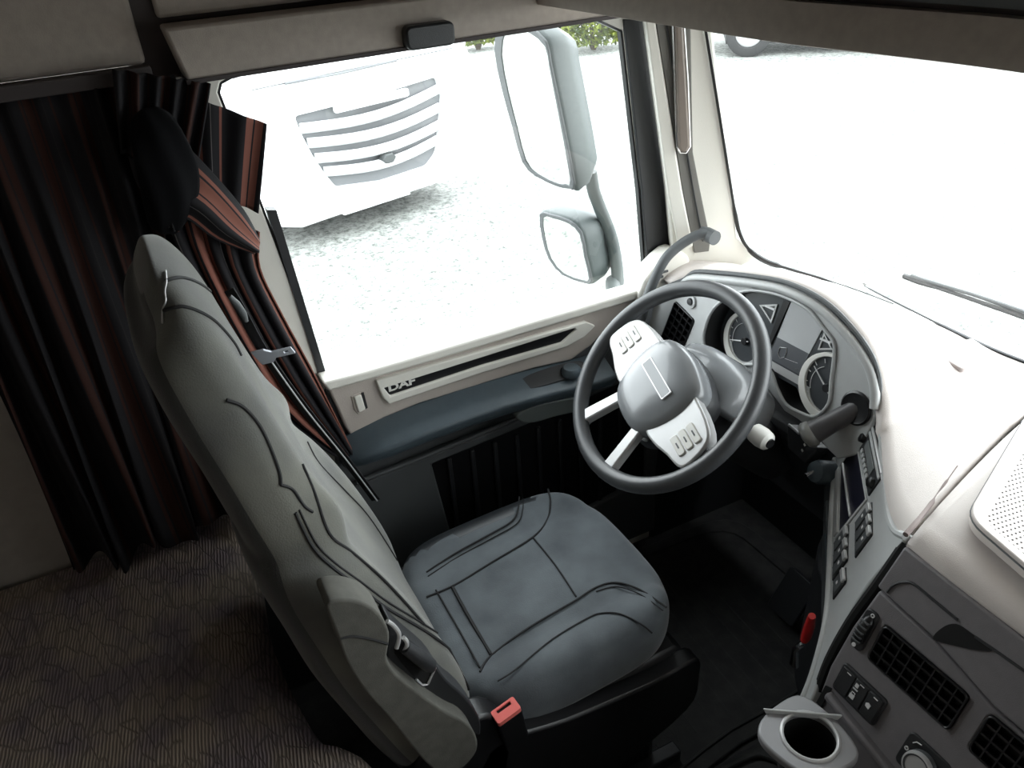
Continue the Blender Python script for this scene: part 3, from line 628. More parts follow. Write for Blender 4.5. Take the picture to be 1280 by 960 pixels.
# steering column lock, key lever and stalks
lv=thing('shift_lever','thick grey lever with rounded end right of the steering column','lever',at(1075,505,'y',.345))
P0,P1=at(1074,508,'y',.345)+V((.02,0,0)),at(1008,545,'y',.40)
obj('lever_arm',tube([P0,P0.lerp(P1,.3),P0.lerp(P1,.6),P0.lerp(P1,.88)],[.019,.020,.021,.024],14),mat('lever_grey',(.075,.072,.075),.35),lv)
obj('lever_tip',tube([P0.lerp(P1,.86),P0.lerp(P1,.90),P0.lerp(P1,.98),P0.lerp(P1,1.04),P0.lerp(P1,1.07)],[.023,.027,.028,.023,.008],14),mat('lever_tip_grey',(.20,.20,.19),.3),lv)
ko=B.px(1071,510)
obj('socket',lathe(Fr(B(ko[0],ko[1],.001),B.u,B.v),[(.035,.0),(.035,.003),(.031,.005),(.028,.003),(0,.002)],24),M['black'],lv)
stb=Fr(B(0,0,.003),B.u,B.v)
kb=thing('column_switch_panel','dark angled switch plate with small markings below instrument cluster','switches',at(1000,560,'y',.46))
KP=Fr(at(1005,560,'y',.44),(-.25,-.9,-.25),(.25,-.1,1))
q4=KP.pts([(984,530),(1004,545),(1022,560),(1006,580),(984,560)])
obj('plate',prism(KP,q4,0,-.03),M['dark'],kb,bevel=.003)
obj('bright_edge',tube([KP(*KP.px(*q),.002) for q in ((987,531),(1000,542))],.003,8),M['silver'],kb)
for q in ((1006,556),(1003,563)):
    p=KP.px(*q); obj('marking',fbox(KP,p[0]-.003,p[1]-.002,0,p[0]+.003,p[1]+.002,.0012),M['print'],kb)
kn=thing('ignition_knob','round black ignition knob below the thick grey lever','knob',at(1024,592,'y',.38))
KN=Fr(at(1024,590,'y',.38),(0,-.8,.3),(.4,0,1))
obj('knob_body',lathe(KN,[(.026,-.03),(.026,.0),(.022,.012),(.014,.016),(0,.017)],20),M['blue'],kn)
obj('key',tube([KN(0,0,.014),KN(-.004,-.01,.03)],.004,8),M['chrome'],kn)
# ---- knee panel under the cluster
kp=loft([[V((.30,y,.80)),V((.285,y,.77)),V((.36,y,.60)),V((.45,y,.45)),V((.60,y,.40)),V((.66,y,.75)),V((.45,y,.86))] for y in (1.03,.85,.6,.4,.33)])
obj('knee_panel',kp,M['dark'],da,bevel=.01)
# ---- centre console
Cn=Fr((.035,0,.87),(0,-1,0),(math.sin(math.radians(20)),0,math.cos(math.radians(20))))
cons=thing('centre_console','dark grey centre console with air vents and round heater knob','console',(.05,-.3,.2))
cp=[(-.050,-.013),(-.060,-.10),(-.062,-.188),(-.052,-.27),(-.04,-.45),(1.0,-.45),(1.0,-.045),(.30,-.047),(.17,-.045),(.056,-.020)]
obj('console_panel',prism(Cn,cp,.0,-.03,[rrect(-.014,-.123,.137,-.055,.007),rrect(.171,-.123,.322,-.055,.007)]),M['console'],cons,bevel=.006,seg=3)
obj('console_body',prism(Fr((.20,0,.42),(0,-1,0),(0,0,1)),[(-.03,-.42),(1.0,-.42),(1.0,.50),(-.03,.50)],.12,-.3),M['console'],cons)
up=[(-.045,.078),(-.053,-.008),(.056,-.015),(.17,-.040),(.30,-.042),(1.0,-.042),(1.0,.072),(.15,.072),(.10,.073)]
dw=obj('upper_drawer',prism(Cn,up,.006,-.03),M['console'],cons,bevel=.004,seg=3)
pk=cat2(Cn.pts([(1170,798),(1181,784),(1198,779),(1218,791),(1244,811),(1226,812),(1196,806)]),4)
obj('finger_recess',prism(Cn,pk,.0075,.0),M['void'],dw)
obj('recess_line',tube([Cn(*Cn.px(*q),.007) for q in ((1222,795),(1250,814),(1290,842),(1360,892))],.0022,6),M['dark'],dw)
obj('recess_arch',tube([Cn(*Cn.px(*q),.007) for q in [(q.x,q.y) for q in cat([(1112,740,0),(1120,731,0),(1133,727,0),(1145,729,0),(1165,745,0),(1200,774,0)],5)]],.0022,6),M['dark'],dw)
obj('console_gap',tube([Cn(a-.009,b,-.012) for a,b in cat2([(-.043,.078),(-.052,-.013),(-.062,-.10),(-.063,-.188),(-.053,-.27),(-.04,-.40)],4,False)],.010,8),M['void'],cons)
C3=Fr(Cn(0,0,.002),Cn.u,Cn.v)
v1=vent(C3,-.015,-.124,.138,-.054,7,3,cons,'black'); v2=vent(C3,.170,-.124,.323,-.054,7,3,cons,'black')
# thumb wheel control
tw=obj('airflow_control',prism(C3,rrect(-.052,-.126,-.026,-.048,.010),.002,-.01),M['dark'],cons,bevel=.002)
obj('thumb_wheel',tube([C3(-.039,-.115+.007*k,.001+.009*math.sin(PI*k/8)) for k in range(9)],[.004]+[.009]*7+[.004],10,flat=.6),M['black'],tw)
for k in range(5): obj('thumb_ridge',fbox(C3,-.047,-.108+k*.0095,.006,-.031,-.105+k*.0095,.0165-.0018*abs(k-2)),M['doorgrey'],tw,bevel=.0008)
obj('marking',prism(C3,circ(-.037,-.055,.0035,10),.004,.001,[circ(-.037,-.055,.0022,10)]),M['print'],tw)
obj('marking',prism(C3,circ(-.042,-.120,.0035,10),.004,.001),M['print'],tw)
# lock switch block
sb=obj('lock_switch_block',prism(C3,rrect(-.042,-.214,.047,-.158,.007),.003,-.01),M['dark'],cons,bevel=.002)
for k in range(3):
    a=-.038+k*.0275; obj('switch',fbox(C3,a,-.208,.0,a+.0255,-.163,.0055),M['dark'],sb,bevel=.0015)
    obj('switch_top_mark',fbox(C3,a+.010,-.168,.005,a+.018,-.1665,.0062),M['print'],sb)
def icon(poly): obj('icon',prism(C3,poly,.0068,.005),M['print'],sb)
icon([(-.008,-.200),(.001,-.200),(.001,-.192),(-.008,-.192)])
obj('icon',tube([C3(-.0065,-.192,.006),C3(-.0065,-.188,.006),C3(-.0005,-.188,.006),C3(-.0005,-.192,.006)],.0008,5),M['print'],sb)
icon([(-.008,-.182),(.001,-.182),(.001,-.180),(-.008,-.180)]); icon([(-.007,-.177),(-.001,-.177),(-.001,-.170),(-.007,-.170)])
icon([(.022,-.190),(.029,-.192),(.030,-.184),(.025,-.182),(.021,-.185)])
# heater knob
def knob(cx,cy,nm):
    kb_=obj(nm+'_plate',prism(C3,rrect(cx-.038,cy-.030,cx+.034,cy+.034,.009),.002,-.01),M['dark'],cons,bevel=.002)
    F_=Fr(C3(cx,cy,.002),C3.u,C3.v)
    obj('heater_knob',lathe(F_,[(.024,0),(.0235,.014),(.021,.017),(.018,.0165),(.0175,.010),(0,.010)],28),M['doorgrey'],kb_)
    obj('knob_ring',lathe(F_,[(.0245,.010),(.0235,.0165),(.021,.0175),(.0205,.016)],28),M['silver'],kb_)
    obj('knob_mark',text('x',F_,0,0,.014,M['print'],kb_).data and BM() or BM(),M['print'],kb_) if False else None
    for t in (0,PI/4,PI/2,3*PI/4):
        obj('fan_symbol',tube([F_(-.005*math.cos(t),-.005*math.sin(t),.0105),F_(.005*math.cos(t),.005*math.sin(t),.0105)],.0006,5),M['print'],kb_)
    obj('marking',prism(C3,circ(cx-.030,cy+.004,.0035,10),.004,.002,[circ(cx-.030,cy+.004,.002,10)]),M['print'],kb_)
    obj('marking',tube([C3(cx-.026,cy+.020,.004),C3(cx-.022,cy+.026,.004),C3(cx-.014,cy+.028,.004)],.001,5),M['print'],kb_)
knob(.134,-.200,'heater_control'); knob(.235,-.200,'fan_control')
# shelf rail under switches
obj('shelf_rail',prism(C3,[(-.040,-.222),(.30,-.270),(.30,-.284),(-.040,-.236)],.014,-.01),M['console'],cons,bevel=.005,seg=3)
obj('shelf_shadow_gap',prism(C3,[(-.052,-.222),(-.041,-.218),(-.041,-.262),(-.052,-.262)],.001,-.01),M['void'],cons)
# cup holder
CH=Fr(at(1012,922,'z',.672),(1,0,0),(0,1,0))
ch=thing('cup_holder','grey plastic cup holder ring below centre console','cup holder',CH(0,0,-.09))
oc=cat2([(-.072,.02),(-.055,.056),(-.0,.070),(.045,.062),(.058,.0),(.045,-.058),(.0,-.066),(-.05,-.050)],5)
obj('holder_plate',prism(CH,oc,.004,-.012,[circ(0,0,.0425,32)]),mat('holder_grey',(.26,.26,.27),.35),ch,bevel=.004,seg=3)
obj('holder_cup',lathe(CH,[(.043,.0),(.042,-.05),(.040,-.085),(.001,-.086)],32,cap0=False),M['void'],ch)
obj('holder_rim',tube([CH(a,b,.004) for a,b in circ(0,0,.0435,36)],.0035,8,closed=True),M['silver'],ch)
qa,qb=at(954,886,'z',.684),at(1053,894,'z',.684)
obj('back_plate',prism(Fr(qa,(qb-qa),(0,0,1)),[(0,-.0),((qb-qa).length,0),((qb-qa).length-.006,-.012),(.006,-.012)],.002,-.002),M['bezel'],ch,bevel=.0015)
# ================================================================== STEERING WHEEL
W0=Fr((0,.6,.967),(0,-1,0),(.69,0,.72)); rot=math.radians(-17)
Wf=Fr(W0.O,W0.u*math.cos(rot)+W0.v*math.sin(rot),W0.v*math.cos(rot)-W0.u*math.sin(rot))
sw_=thing('steering_wheel','black four-spoke truck steering wheel with silver switch pads, turned slightly','steering wheel',Wf.O)
obj('rim',tube([Wf(a,b) for a,b in circ(0,0,.2185,72)],.0175,16,closed=True,up=tuple(Wf.n)),M['rim'],sw_,ang=180)
hub=[(-.088,.050),(-.060,.072),(0,.082),(.060,.072),(.088,.050),(.098,.0),(.085,-.06),(.055,-.098),(0,-.108),(-.055,-.098),(-.085,-.06),(-.098,.0)]
hb=cat2(hub,4)
rings=[]
for sc_,c in ((.92,-.05),(1.0,-.035),(1.03,-.012),(1.0,.004),(.94,.014),(.80,.022),(.5,.028),(.2,.030),(.02,.030)):
    rings.append([Wf(a*sc_,b*sc_-.003,c) for a,b in hb])
hubo=obj('hub',loft(rings),M['hub'],sw_,ang=60)
obj('lower_shell',loft([[Wf(a*k,b*k-.01,c) for a,b in hb] for k,c in ((1.02,-.03),(1.10,-.05),(1.0,-.085),(.7,-.11))]),M['dark'],sw_,ang=60)
em=obj('emblem_bar',prism(Wf,rrect(-.052,-.010,.052,.012,.003),.0305,.024),M['hub'],hubo,bevel=.001)
obj('emblem_edge',prism(Wf,rrect(-.054,-.012,.054,.014,.003),.0303,.024,[rrect(-.051,-.009,.051,.011,.002)]),M['silver'],hubo)
for s in (-1,1):
    pad=[(s*.060,.034),(s*.10,.044),(s*.165,.034),(s*.192,.010),(s*.200,-.040),(s*.186,-.058),(s*.15,-.066),(s*.10,-.080),(s*.06,-.070)]
    pd=obj('switch_pad',prism(Wf,cat2(pad,3),.010,-.022),M['silver'],sw_,bevel=.005,seg=3)
    for k in range(3):
        y0=.012-k*.020
        obj('pad_button',prism(Wf,rrect(min(s*.128,s*.176),y0-.016,max(s*.128,s*.176),y0+.001,.005),.0135,.008),M['white'],pd,bevel=.002)
        obj('button_mark',prism(Wf,rrect(min(s*.146,s*.160),y0-.009,max(s*.146,s*.160),y0-.006,.001),.0142,.012),M['doorgrey'],pd)
    sp_=[(s*.035,-.092),(s*.058,-.080),(s*.088,-.182),(s*.096,-.196),(s*.058,-.208),(s*.060,-.190)]
    obj('lower_spoke',prism(Wf,sp_,.006,-.016),M['silver'],sw_,bevel=.004,seg=3)
    obj('spoke_joint',prism(Wf,[(s*.184,.012),(s*.206,.006),(s*.214,-.050),(s*.19,-.062)],.004,-.016),M['rim'],sw_,bevel=.005)
# column shroud + stalk
sc0=thing('steering_column','dark steering column shroud under the steering wheel','column',Wf(0,0,-.12))
cr_=[]
for c,k,dy in ((-.085,.62,0),(-.10,.78,0),(-.16,.82,.0),(-.24,.80,.0),(-.34,.75,.0),(-.46,.7,0)):
    cr_.append([W0(a*k*.95,b*k*.9+.012,c) for a,b in hb])
obj('shroud',loft(cr_),M['dark'],sc0,bevel=.004)
obj('upper_cover',loft([[W0(a*k,(abs(b)+.035)*k2 if b>0 else .03+b*.2,c) for a,b in hb] for c,k,k2 in ((-.07,.9,.8),(-.09,1.1,1.05),(-.16,1.15,1.1),(-.22,1.1,1.05))]),M['hub'],sc0,ang=60)
sk=thing('column_stalk','cream-tipped control stalk with black end cap right of the steering column','lever',at(950,548,'y',.42))
K0,K1=at(918,522,'y',.50),at(955,549,'y',.415); kd=(K1-K0).normalized()
obj('stalk_arm',tube([K0-kd*.04,K0,K1-kd*.02],[.009,.010,.012],12),M['silver'],sk)
obj('stalk_knob',tube([K1-kd*.030,K1-kd*.026,K1-kd*.006,K1+kd*.010,K1+kd*.016],[.012,.020,.0215,.019,.012],16),M['white'],sk)
obj('end_cap',tube([K1+kd*.013,K1+kd*.019],[.011,.010],14),M['black'],sk)
for q in ((906,596),(911,603),(926,608)):
    pass
# pedals in the foot well
for nm,x,y,wd,lab in (('accelerator_pedal',.50,.42,.035,'right-hand long dark accelerator pedal in the foot well'),('brake_pedal',.48,.58,.05,'broad dark brake pedal left of the accelerator')):
    t=thing(nm,lab,'pedal',(x,y,.02)); PF=Fr((x,y,.10),(0,-1,0),(.5,0,.86))
    obj('pad',prism(PF,rrect(-wd,-.07,wd,.07,.012),.012,0),M['dark'],t,bevel=.003)
    obj('pedal_arm',tube([PF(0,.0,-.002),PF(0,.02,-.06),PF(0,-.06,-.12)],.010,8),M['black'],t)
# ================================================================== FLOOR MAT, ENGINE TUNNEL
tn=loft([[V((x,y,z)) for y,z in ((.30,.0),(.285,.09),(.26,.125),(.18,.14),(-.5,.14),(-.5,.0))] for x in (-.75,-.4,-.1,.06,.12)])
tun=obj('engine_tunnel',tn,M['rubber'],bevel=.012,seg=3); tun['kind']='structure'; tun.name='trim_5'
obj('tunnel_groove',tube(cat([V((-.7,.245,.132)),V((-.3,.245,.134)),V((.0,.245,.134)),V((.06,.22,.138)),V((.08,.15,.142))],5),.004,6),M['void'],tun)
fm=thing('floor_mat','dark ribbed rubber mat on the driver foot well floor','floor mat',(.1,.62,.0))
obj('mat_sheet',prism(Fr((0,0,0),(1,0,0),(0,1,0)),cat2([(-.30,.36),(.10,.34),(.45,.36),(.62,.50),(.64,.80),(.60,1.0),(.30,1.03),(-.30,1.02)],4),.010,.001),M['rubber'],fm,bevel=.004)
obj('mat_border',tube([V((x,y,.011)) for x,y in cat2([(-.26,.40),(.10,.38),(.42,.40),(.57,.52),(.59,.80),(.55,.96),(.30,.99),(-.26,.98)],4)],.005,6,closed=True),M['rubber'],fm)
bm=BM()
for k in range(13): x=-.20+k*.055; tube([V((x,.42,.010)),V((x+.02,.93,.010))],.0022,5,bm)
obj('mat_ribs',bm,M['rubber'],fm,kind='stuff')
kc=thing('tunnel_kick_bolster','dark rounded foot well bolster under dashboard wing','trim panel',(.5,.33,.1))
obj('bolster',loft([[V((x+dx,y,z)) for x,y,z in ((.30,.36,.0),(.30,.38,.16),(.34,.40,.45),(.42,.40,.60),(.62,.34,.60),(.66,.30,.0))] for dx in (0,.001)]) if False else loft([[V((x,y,z)) for x,y in cat2([(.40,.47),(.56,.52),(.70,.45),(.70,.22),(.30,.18),(.30,.34)],4)] for z in (.012,.2,.44)]),M['dark'],kc,bevel=.01)
# ================================================================== DRIVER SEAT
st=thing('driver_seat','dark grey suede-covered driver seat with tall integrated headrest','seat',(-.35,.6,0))
lev=[(.46,-.555,.245,.19,.0),(.55,-.560,.262,.20,.01),(.64,-.588,.272,.20,.040),(.75,-.628,.276,.19,.050),(.86,-.668,.274,.18,.050),(.95,-.702,.266,.16,.040),(1.02,-.724,.248,.150,.022),(1.08,-.732,.228,.140,.032),(1.14,-.752,.208,.13,.022),(1.22,-.770,.204,.125,.014),(1.30,-.786,.203,.125,.008),(1.37,-.802,.200,.12,.004),(1.42,-.820,.184,.11,.0),(1.455,-.842,.150,.090,.0),(1.474,-.870,.085,.05,.0)]
lv_=cat([V((a,b,c)) for a,b,c,d,e in lev],3); lv2=cat([V((d,e,0)) for a,b,c,d,e in lev],3)
NS=48
def bring(i):
    z,xf,w=lv_[i]; d,bo,_=lv2[i]; i0=max(i-1,0); i1=min(i+1,len(lv_)-1)
    tg=V((lv_[i1][1]-lv_[i0][1],0,lv_[i1][0]-lv_[i0][0])).normalized(); nf=V((tg.z,0,-tg.x))
    out=[]
    for k in range(NS):
        t=2*PI*k/NS; c_,s_=math.cos(t),math.sin(t)
        yy=w*math.copysign(abs(s_)**.62,s_); dd=math.copysign(abs(c_)**.62,c_)
        p=V((xf,.6,z))+nf*(-d/2+d/2*dd); fr_=max(0,dd)
        u_=abs(yy)/w if w else 0
        p+=nf*(bo*math.exp(-((u_-.80)/.17)**2)*fr_)
        p.y+=yy; out.append(p)
    return out
BR=[bring(i) for i in range(len(lv_))]
bmk=loft(BR); bmk.faces.ensure_lookup_table()
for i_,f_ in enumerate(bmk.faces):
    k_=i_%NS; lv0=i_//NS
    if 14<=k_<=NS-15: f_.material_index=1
bk=obj('backrest',bmk,[M['suede_l'],M['suede_shaded']],st,sub=1)
def bpt(fi,t,off=.002):
    fi=max(0,min(len(BR)-1.001,fi)); i=int(fi); f=fi-i; k=t/(2*PI)*NS; k0=int(math.floor(k)); g=k-k0
    a=BR[i][k0%NS].lerp(BR[i][(k0+1)%NS],g); b=BR[i+1][k0%NS].lerp(BR[i+1][(k0+1)%NS],g); p=a.lerp(b,f)
    cen=V((sum(q.x for q in BR[i])/NS,.6,p.z)); return p+(p-cen).normalized()*off
def bseam(L,r=.0028,name='seam',m='seam',par=None,off=.0):
    return obj(name,tube(cat([bpt(fi,math.radians(t),off) for fi,t in L],4),r,6),M[m],par or bk)
TOP=len(BR)-1
from mathutils.bvhtree import BVHTree as BT_
gl_=loft(BR); gl_.faces.ensure_lookup_table(); bt_=BT_.FromBMesh(gl_); gl_.free()
def bkhit(q):
    h=bt_.ray_cast(CAM,ray(*q).normalized()); return (h[0]-ray(*q).normalized()*.0005) if h[0] else None
def pseam(L,r=.0024,name='seam',m='seam',lift=0):
    P=[p for p in (bkhit((q.x,q.y)) for q in cat([(x,y,0) for x,y in L],6)) if p]
    if len(P)>2: obj(name,tube([p-(p-CAM).normalized()*lift for p in P],r,6),M[m],bk)
pseam([(207,351),(227,347),(250,355),(268,370),(280,388)],.0028)
pseam([(205,388),(227,383),(250,390),(270,403),(291,427),(301,445)],.0028)
pseam([(283,500),(303,508),(323,530),(338,560),(349,590),(351,606)],.0026)
pseam([(369,641),(391,684),(417,710),(447,732),(482,759),(526,785),(557,807),(579,833),(586,862)],.0026)
pseam([(374,637),(396,680),(421,705),(451,727),(486,753),(530,780),(561,802),(582,828)],.0016)
pseam([(384,552),(399,579),(430,612),(458,642),(485,682),(516,734)],.0020)
pseam([(378,580),(393,615),(412,667),(439,689),(474,719),(504,750),(530,780)],.0022)
pseam([(351,606),(366,612),(380,632),(391,640)],.0024)
bseam([(1,62),(6,62),(10,60),(14,58),(18,56),(22,56),(26,60),(30,66),(34,70),(38,70)])
pseam([(207,338),(208,352),(206,364),(207,376),(203,388),(203,404)],.0012,'loose_thread','silver',.003)
# backrest flank levels; the flank's shade sits in its material colour
fl_=[]
for i in range(0,24,2):
    z,xf,w=lv_[i]; d=lv2[i][0]
# cushion
def hgt(a,b):                                  # a: -1 rear .. 1 front, b: -1 .. 1 across
    return .574+.014*math.exp(-((abs(b)-.80)/.16)**2)-.006*math.exp(-((abs(b)-.55)/.05)**2)-.012*max(0,a-.5)**2*2+.006*(1-a*a)-.010*max(0,-a-.55)
CX,CY,HX,HY=-.325,.6,.262,.252
def plan(t):
    c_,s_=math.cos(t),math.sin(t); e=.42
    a=math.copysign(abs(c_)**e,c_); b=math.copysign(abs(s_)**e,s_)
    if a>0: a=a*(1-.16*abs(b)**3)              # front edge bows out
    return a,b*(1-.02*max(0,a))
NP=72; cr2=[]
prof=[(.02,0),(.15,0),(.3,0),(.45,0),(.52,0),(.58,0),(.66,0),(.74,0),(.82,0),(.88,-.002),(.93,-.008),(.965,-.020),(.99,-.036),(1.0,-.055),(.998,-.08),(.985,-.105),(.965,-.12)]
for r_,dz in prof:
    ring_=[]
    for k in range(NP):
        a,b=plan(2*PI*k/NP); x=CX+HX*a*r_; y=CY+HY*b*r_
        z=hgt(a*min(r_,.9),b*min(r_,.9))+dz if r_<.985 or dz>-.04 else hgt(a*.9,b*.9)*.0+.574+dz
        ring_.append(V((x,y,z+.012*(a*r_))))
    cr2.append(ring_)
bm=loft(cr2)
for f in bm.faces:
    cxm=f.calc_center_median()
    f.material_index=1 if (cxm.y>.795 and cxm.x<-.21) else 0
cu_=obj('cushion',bm,[M['suede'],M['vinyl']],st,sub=1)
def cs(px,off=.0015):
    p=at(px[0],px[1],'z',.58)
    for _ in range(4):
        a=(p.x-CX)/HX; b=(p.y-CY)/HY; m_=max(abs(a),abs(b)); z=hgt(max(-.9,min(.9,a)),max(-.9,min(.9,b)))+.012*a
        if m_>.88: z-=.008*((m_-.88)/.05)**2 if m_<.97 else .03
        p=at(px[0],px[1],'z',z)
    return p+V((0,0,off))
def cseam(L,r=.0024,name='seam'): return obj(name,tube(cat([cs(q) for q in L],5),r,6),M['seam'],cu_)
cseam([(533,747),(568,732),(614,704),(666,672),(684,650),(688,628),(685,612)])
cseam([(533,716),(570,692),(610,670),(640,652),(648,635),(649,622)]); cseam([(535,721),(572,697),(612,675),(645,656),(653,640),(654,624)],.0015)
cseam([(600,840),(614,820),(660,786),(718,752),(745,735),(770,729),(800,738),(833,760)]); cseam([(745,740),(770,734),(799,743),(829,764)],.0015)
cseam([(622,852),(644,838),(690,800),(735,773),(753,767),(775,768),(800,780),(815,792)],.0018)
cseam([(666,672),(695,708),(720,746)],.002); cseam([(566,735),(585,770),(614,819)],.004)
cseam([(545,738),(575,790),(600,835)],.002)
# seat base, side shield
sb_=Fr((0,.335,0),(1,0,0),(0,0,1))
obj('side_shield',prism(sb_,cat2([(-.60,.30),(-.57,.50),(-.40,.475),(-.20,.455),(-.09,.46),(-.075,.40),(-.10,.30),(-.30,.22),(-.55,.20)],4),.012,-.03),M['black'],st,bevel=.006)
obj('side_shield',prism(sb_,cat2([(-.60,.30),(-.57,.48),(-.40,.46),(-.10,.45),(-.09,.30),(-.30,.24),(-.55,.22)],4),-.53,-.50),M['dark'],st,bevel=.006)
obj('cushion_frame',box(BM(),(-.56,.355,.30),(-.09,.845,.465)),M['black'],st,bevel=.02)
obj('suspension_box',box(BM(),(-.58,.40,.03),(-.12,.80,.31)),M['black'],st,bevel=.02)
bs=obj('seat_rail',box(BM(),(-.66,.375,.012),(-.06,.41,.05)),M['dark'],st,bevel=.004)
obj('seat_rail',box(BM(),(-.66,.79,.012),(-.06,.825,.05)),M['dark'],st,bevel=.004)
obj('recliner_shell',prism(sb_,cat2([(-.74,.34),(-.72,.52),(-.66,.60),(-.56,.60),(-.52,.50),(-.56,.34),(-.65,.28)],4),.012,-.04),M['black'],st,bevel=.008)
# armrest folded up beside the backrest
def z7(x,y): return (390+x/4.175,730+y/4.175)
AF=Fr((0,.285,0),(1,0,0),(0,0,1))
pad=AF.pts([z7(*q) for q in ((75,115),(120,88),(220,86),(310,120),(370,180),(405,260),(400,330),(395,400),(450,480),(600,600),(720,680),(800,720),(855,790),(862,870),(800,950),(700,1010),(600,940),(520,850),(400,700),(290,580),(185,420),(130,270),(95,180))])
am=obj('armrest',prism(AF,cat2(pad,3),.0,-.055),M['armcloth'],st,bevel=.022,seg=4,ang=70)
obj('cap_seam',tube([AF(*AF.px(*z7(*q)),.0) for q in [(p.x,p.y) for p in cat([(150,285,0),(210,272,0),(300,285,0),(395,312,0)],5)]],.0022,6),M['seam'],am)
BRk=Fr((0,.318,0),(1,0,0),(0,0,1))
br_=BRk.pts([z7(*q) for q in ((400,190),(470,260),(620,390),(700,500),(800,590),(870,690),(882,760),(860,790),(720,700),(600,620),(450,500),(390,400),(395,300))])
bo_=obj('armrest_bracket',prism(BRk,cat2(br_,3),.0,-.045),M['dark'],st,bevel=.006)
obj('lever_recess',prism(BRk,cat2(BRk.pts([z7(*q) for q in ((430,360),(480,330),(600,400),(640,420),(600,510),(560,510))]),3),.0015,-.005),M['void'],bo_)
obj('adjuster_lever',tube([BRk(*BRk.px(*z7(*q)),.012) for q in ((470,300),(540,350),(600,395),(612,415))],[.010,.012,.012,.007],12),M['dark'],bo_)
obj('recess_rim',tube([BRk(*BRk.px(*z7(*q)),.003) for q in ((630,405),(640,430),(600,515),(570,520),(540,490))],.0022,6),M['silver'],bo_)
for L in (((375,160),(405,180),(435,220),(436,260),(425,300)),((460,245),(478,270),(475,300),(455,325))):
    obj('bright_loop',tube(cat([BRk(*BRk.px(*z7(*q)),.014) for q in L],5),.0035,8),M['silver'],bo_)
# buckle
bu_=thing('belt_buckle','red-topped seat belt buckle beside right rear corner of driver seat','seat belt buckle',at(633,930,'y',.33))
bt,bb_=at(633,890,'y',.322),at(632,935,'y',.322)
ax=(bt-bb_).normalized(); BF=Fr(bt,V((.9,.0,.25)),V((0,1,0)))
zz=V((-.15,-.1,1)).normalized(); BF=Fr(bt,V((1,.1,.16)),V((-.1,1,.1)))
obj('buckle_body',fbox(BF,-.026,-.014,-.11,.026,.016,-.004),M['black'],bu_,bevel=.004)
obj('release_button',prism(BF,rrect(-.025,-.013,.025,.015,.004),.006,-.006,[rrect(-.015,.004,.015,.011,.002)]),M['red'],bu_,bevel=.0015)
obj('slot',fbox(BF,-.016,.003,-.006,.016,.012,.002),M['black'],bu_)
# seat belt on the door side
sbt=thing('seat_belt','black seat belt with metal tongue hanging between seat and door pillar','seat belt',at(430,575,'y',.93))
pb=[at(286,362,'y',.90),at(300,385,'y',.90),at(330,440,'y',.91),at(380,510,'y',.92),at(430,572,'y',.93),at(470,625,'y',.93)]
def ribbon(P,w,wd,th=.0015):
    bm=BM(); d=V(wd).normalized()*w/2; rings=[]
    for i,p in enumerate(P):
        t=(P[min(i+1,len(P)-1)]-P[max(i-1,0)]).normalized(); n=t.cross(d).normalized()*th/2
        rings.append([p+d+n,p-d+n,p-d-n,p+d-n])
    return loft(rings,bm=bm)
obj('webbing',ribbon(cat(pb,4),.026,(.55,-.6,.4)),M['belt'],sbt)
obj('webbing_edge',tube([p+V((.0,-.012,.006)) for p in cat(pb[2:],4)],.0018,6),M['bezel'],sbt)
tg_=[at(328,447,'y',.89),at(338,444,'y',.885),at(346,442,'y',.88),at(364,438,'y',.87)]
TF=Fr(tg_[2],(tg_[3]-tg_[1]),(-.1,-.5,.8))
L_=(tg_[3]-tg_[2]).length
obj('tongue',prism(TF,[(-.040,-.026),(-.016,-.026),(-.006,-.012),(L_+.004,-.012),(L_+.004,.012),(-.006,.012),(-.016,.026),(-.040,.026)],.002,-.002,[[(L_-.014,-.004),(L_-.005,-.004),(L_-.005,.004),(L_-.014,.004)]]),mat('tongue_steel',(.55,.57,.63),.3,metal=.3),sbt,bevel=.0008)
obj('belt_guide',tube([at(287,370,'y',.88),at(296,380,'y',.88),at(304,392,'y',.88),at(308,402,'y',.88)],[.004,.007,.007,.004],10),M['doorgrey'],sbt)
# ================================================================== BUNK
bu=thing('bunk_mattress','brownish ribbed-weave bunk mattress behind the driver seat','mattress',(-1.2,0,.35))
mo=[(-1.67,1.06),(-1.03,1.06),(-1.0,.95),(-.93,.62),(-.885,.48),(-.855,.42),(-.80,.36),(-.76,.20),(-.75,-.2),(-.75,-1.05),(-1.67,-1.05)]
MF=Fr((0,0,.655),(1,0,0),(0,1,0))
def clampz(r_): return 0
mo2=[]
for i in range(len(mo)):
    mo2.append(mo[i])
mm=[]
cm=cat2([(-.80,1.06),(-.84,.97),(-.87,.745),(-.868,.60),(-.856,.49),(-.838,.41),(-.79,.36),(-.765,.25),(-.755,0),(-.75,-.5),(-.75,-1.05)],4,False)
sec=[(-1.0,.655),(-.4,.655),(-.12,.655),(-.06,.650),(-.02,.632),(.0,.600),(.0,.55),(-.02,.52),(-.10,.51)]
bm=loft([[V((max(-1.67,x+dx),y,z)) if dx>-.9 else V((-1.67,y,z)) for dx,z in sec]+[V((-1.67,y,.51))] for x,y in cm])
mt_=obj('mattress',bm,M['mattress'],bu,ang=80)
obj('bunk_base',loft([[V((x-.09,y,.40)),V((x-.09,y,.508)),V((-1.67,y,.508)),V((-1.67,y,.40))] for x,y in cm]),M['dark'],bu)
bx=obj('bunk_box',loft([[V((x-.16,y,.0)),V((x-.16,y,.399)),V((-1.67,y,.399)),V((-1.67,y,.0))] for x,y in cm]),M['dark'],bu)
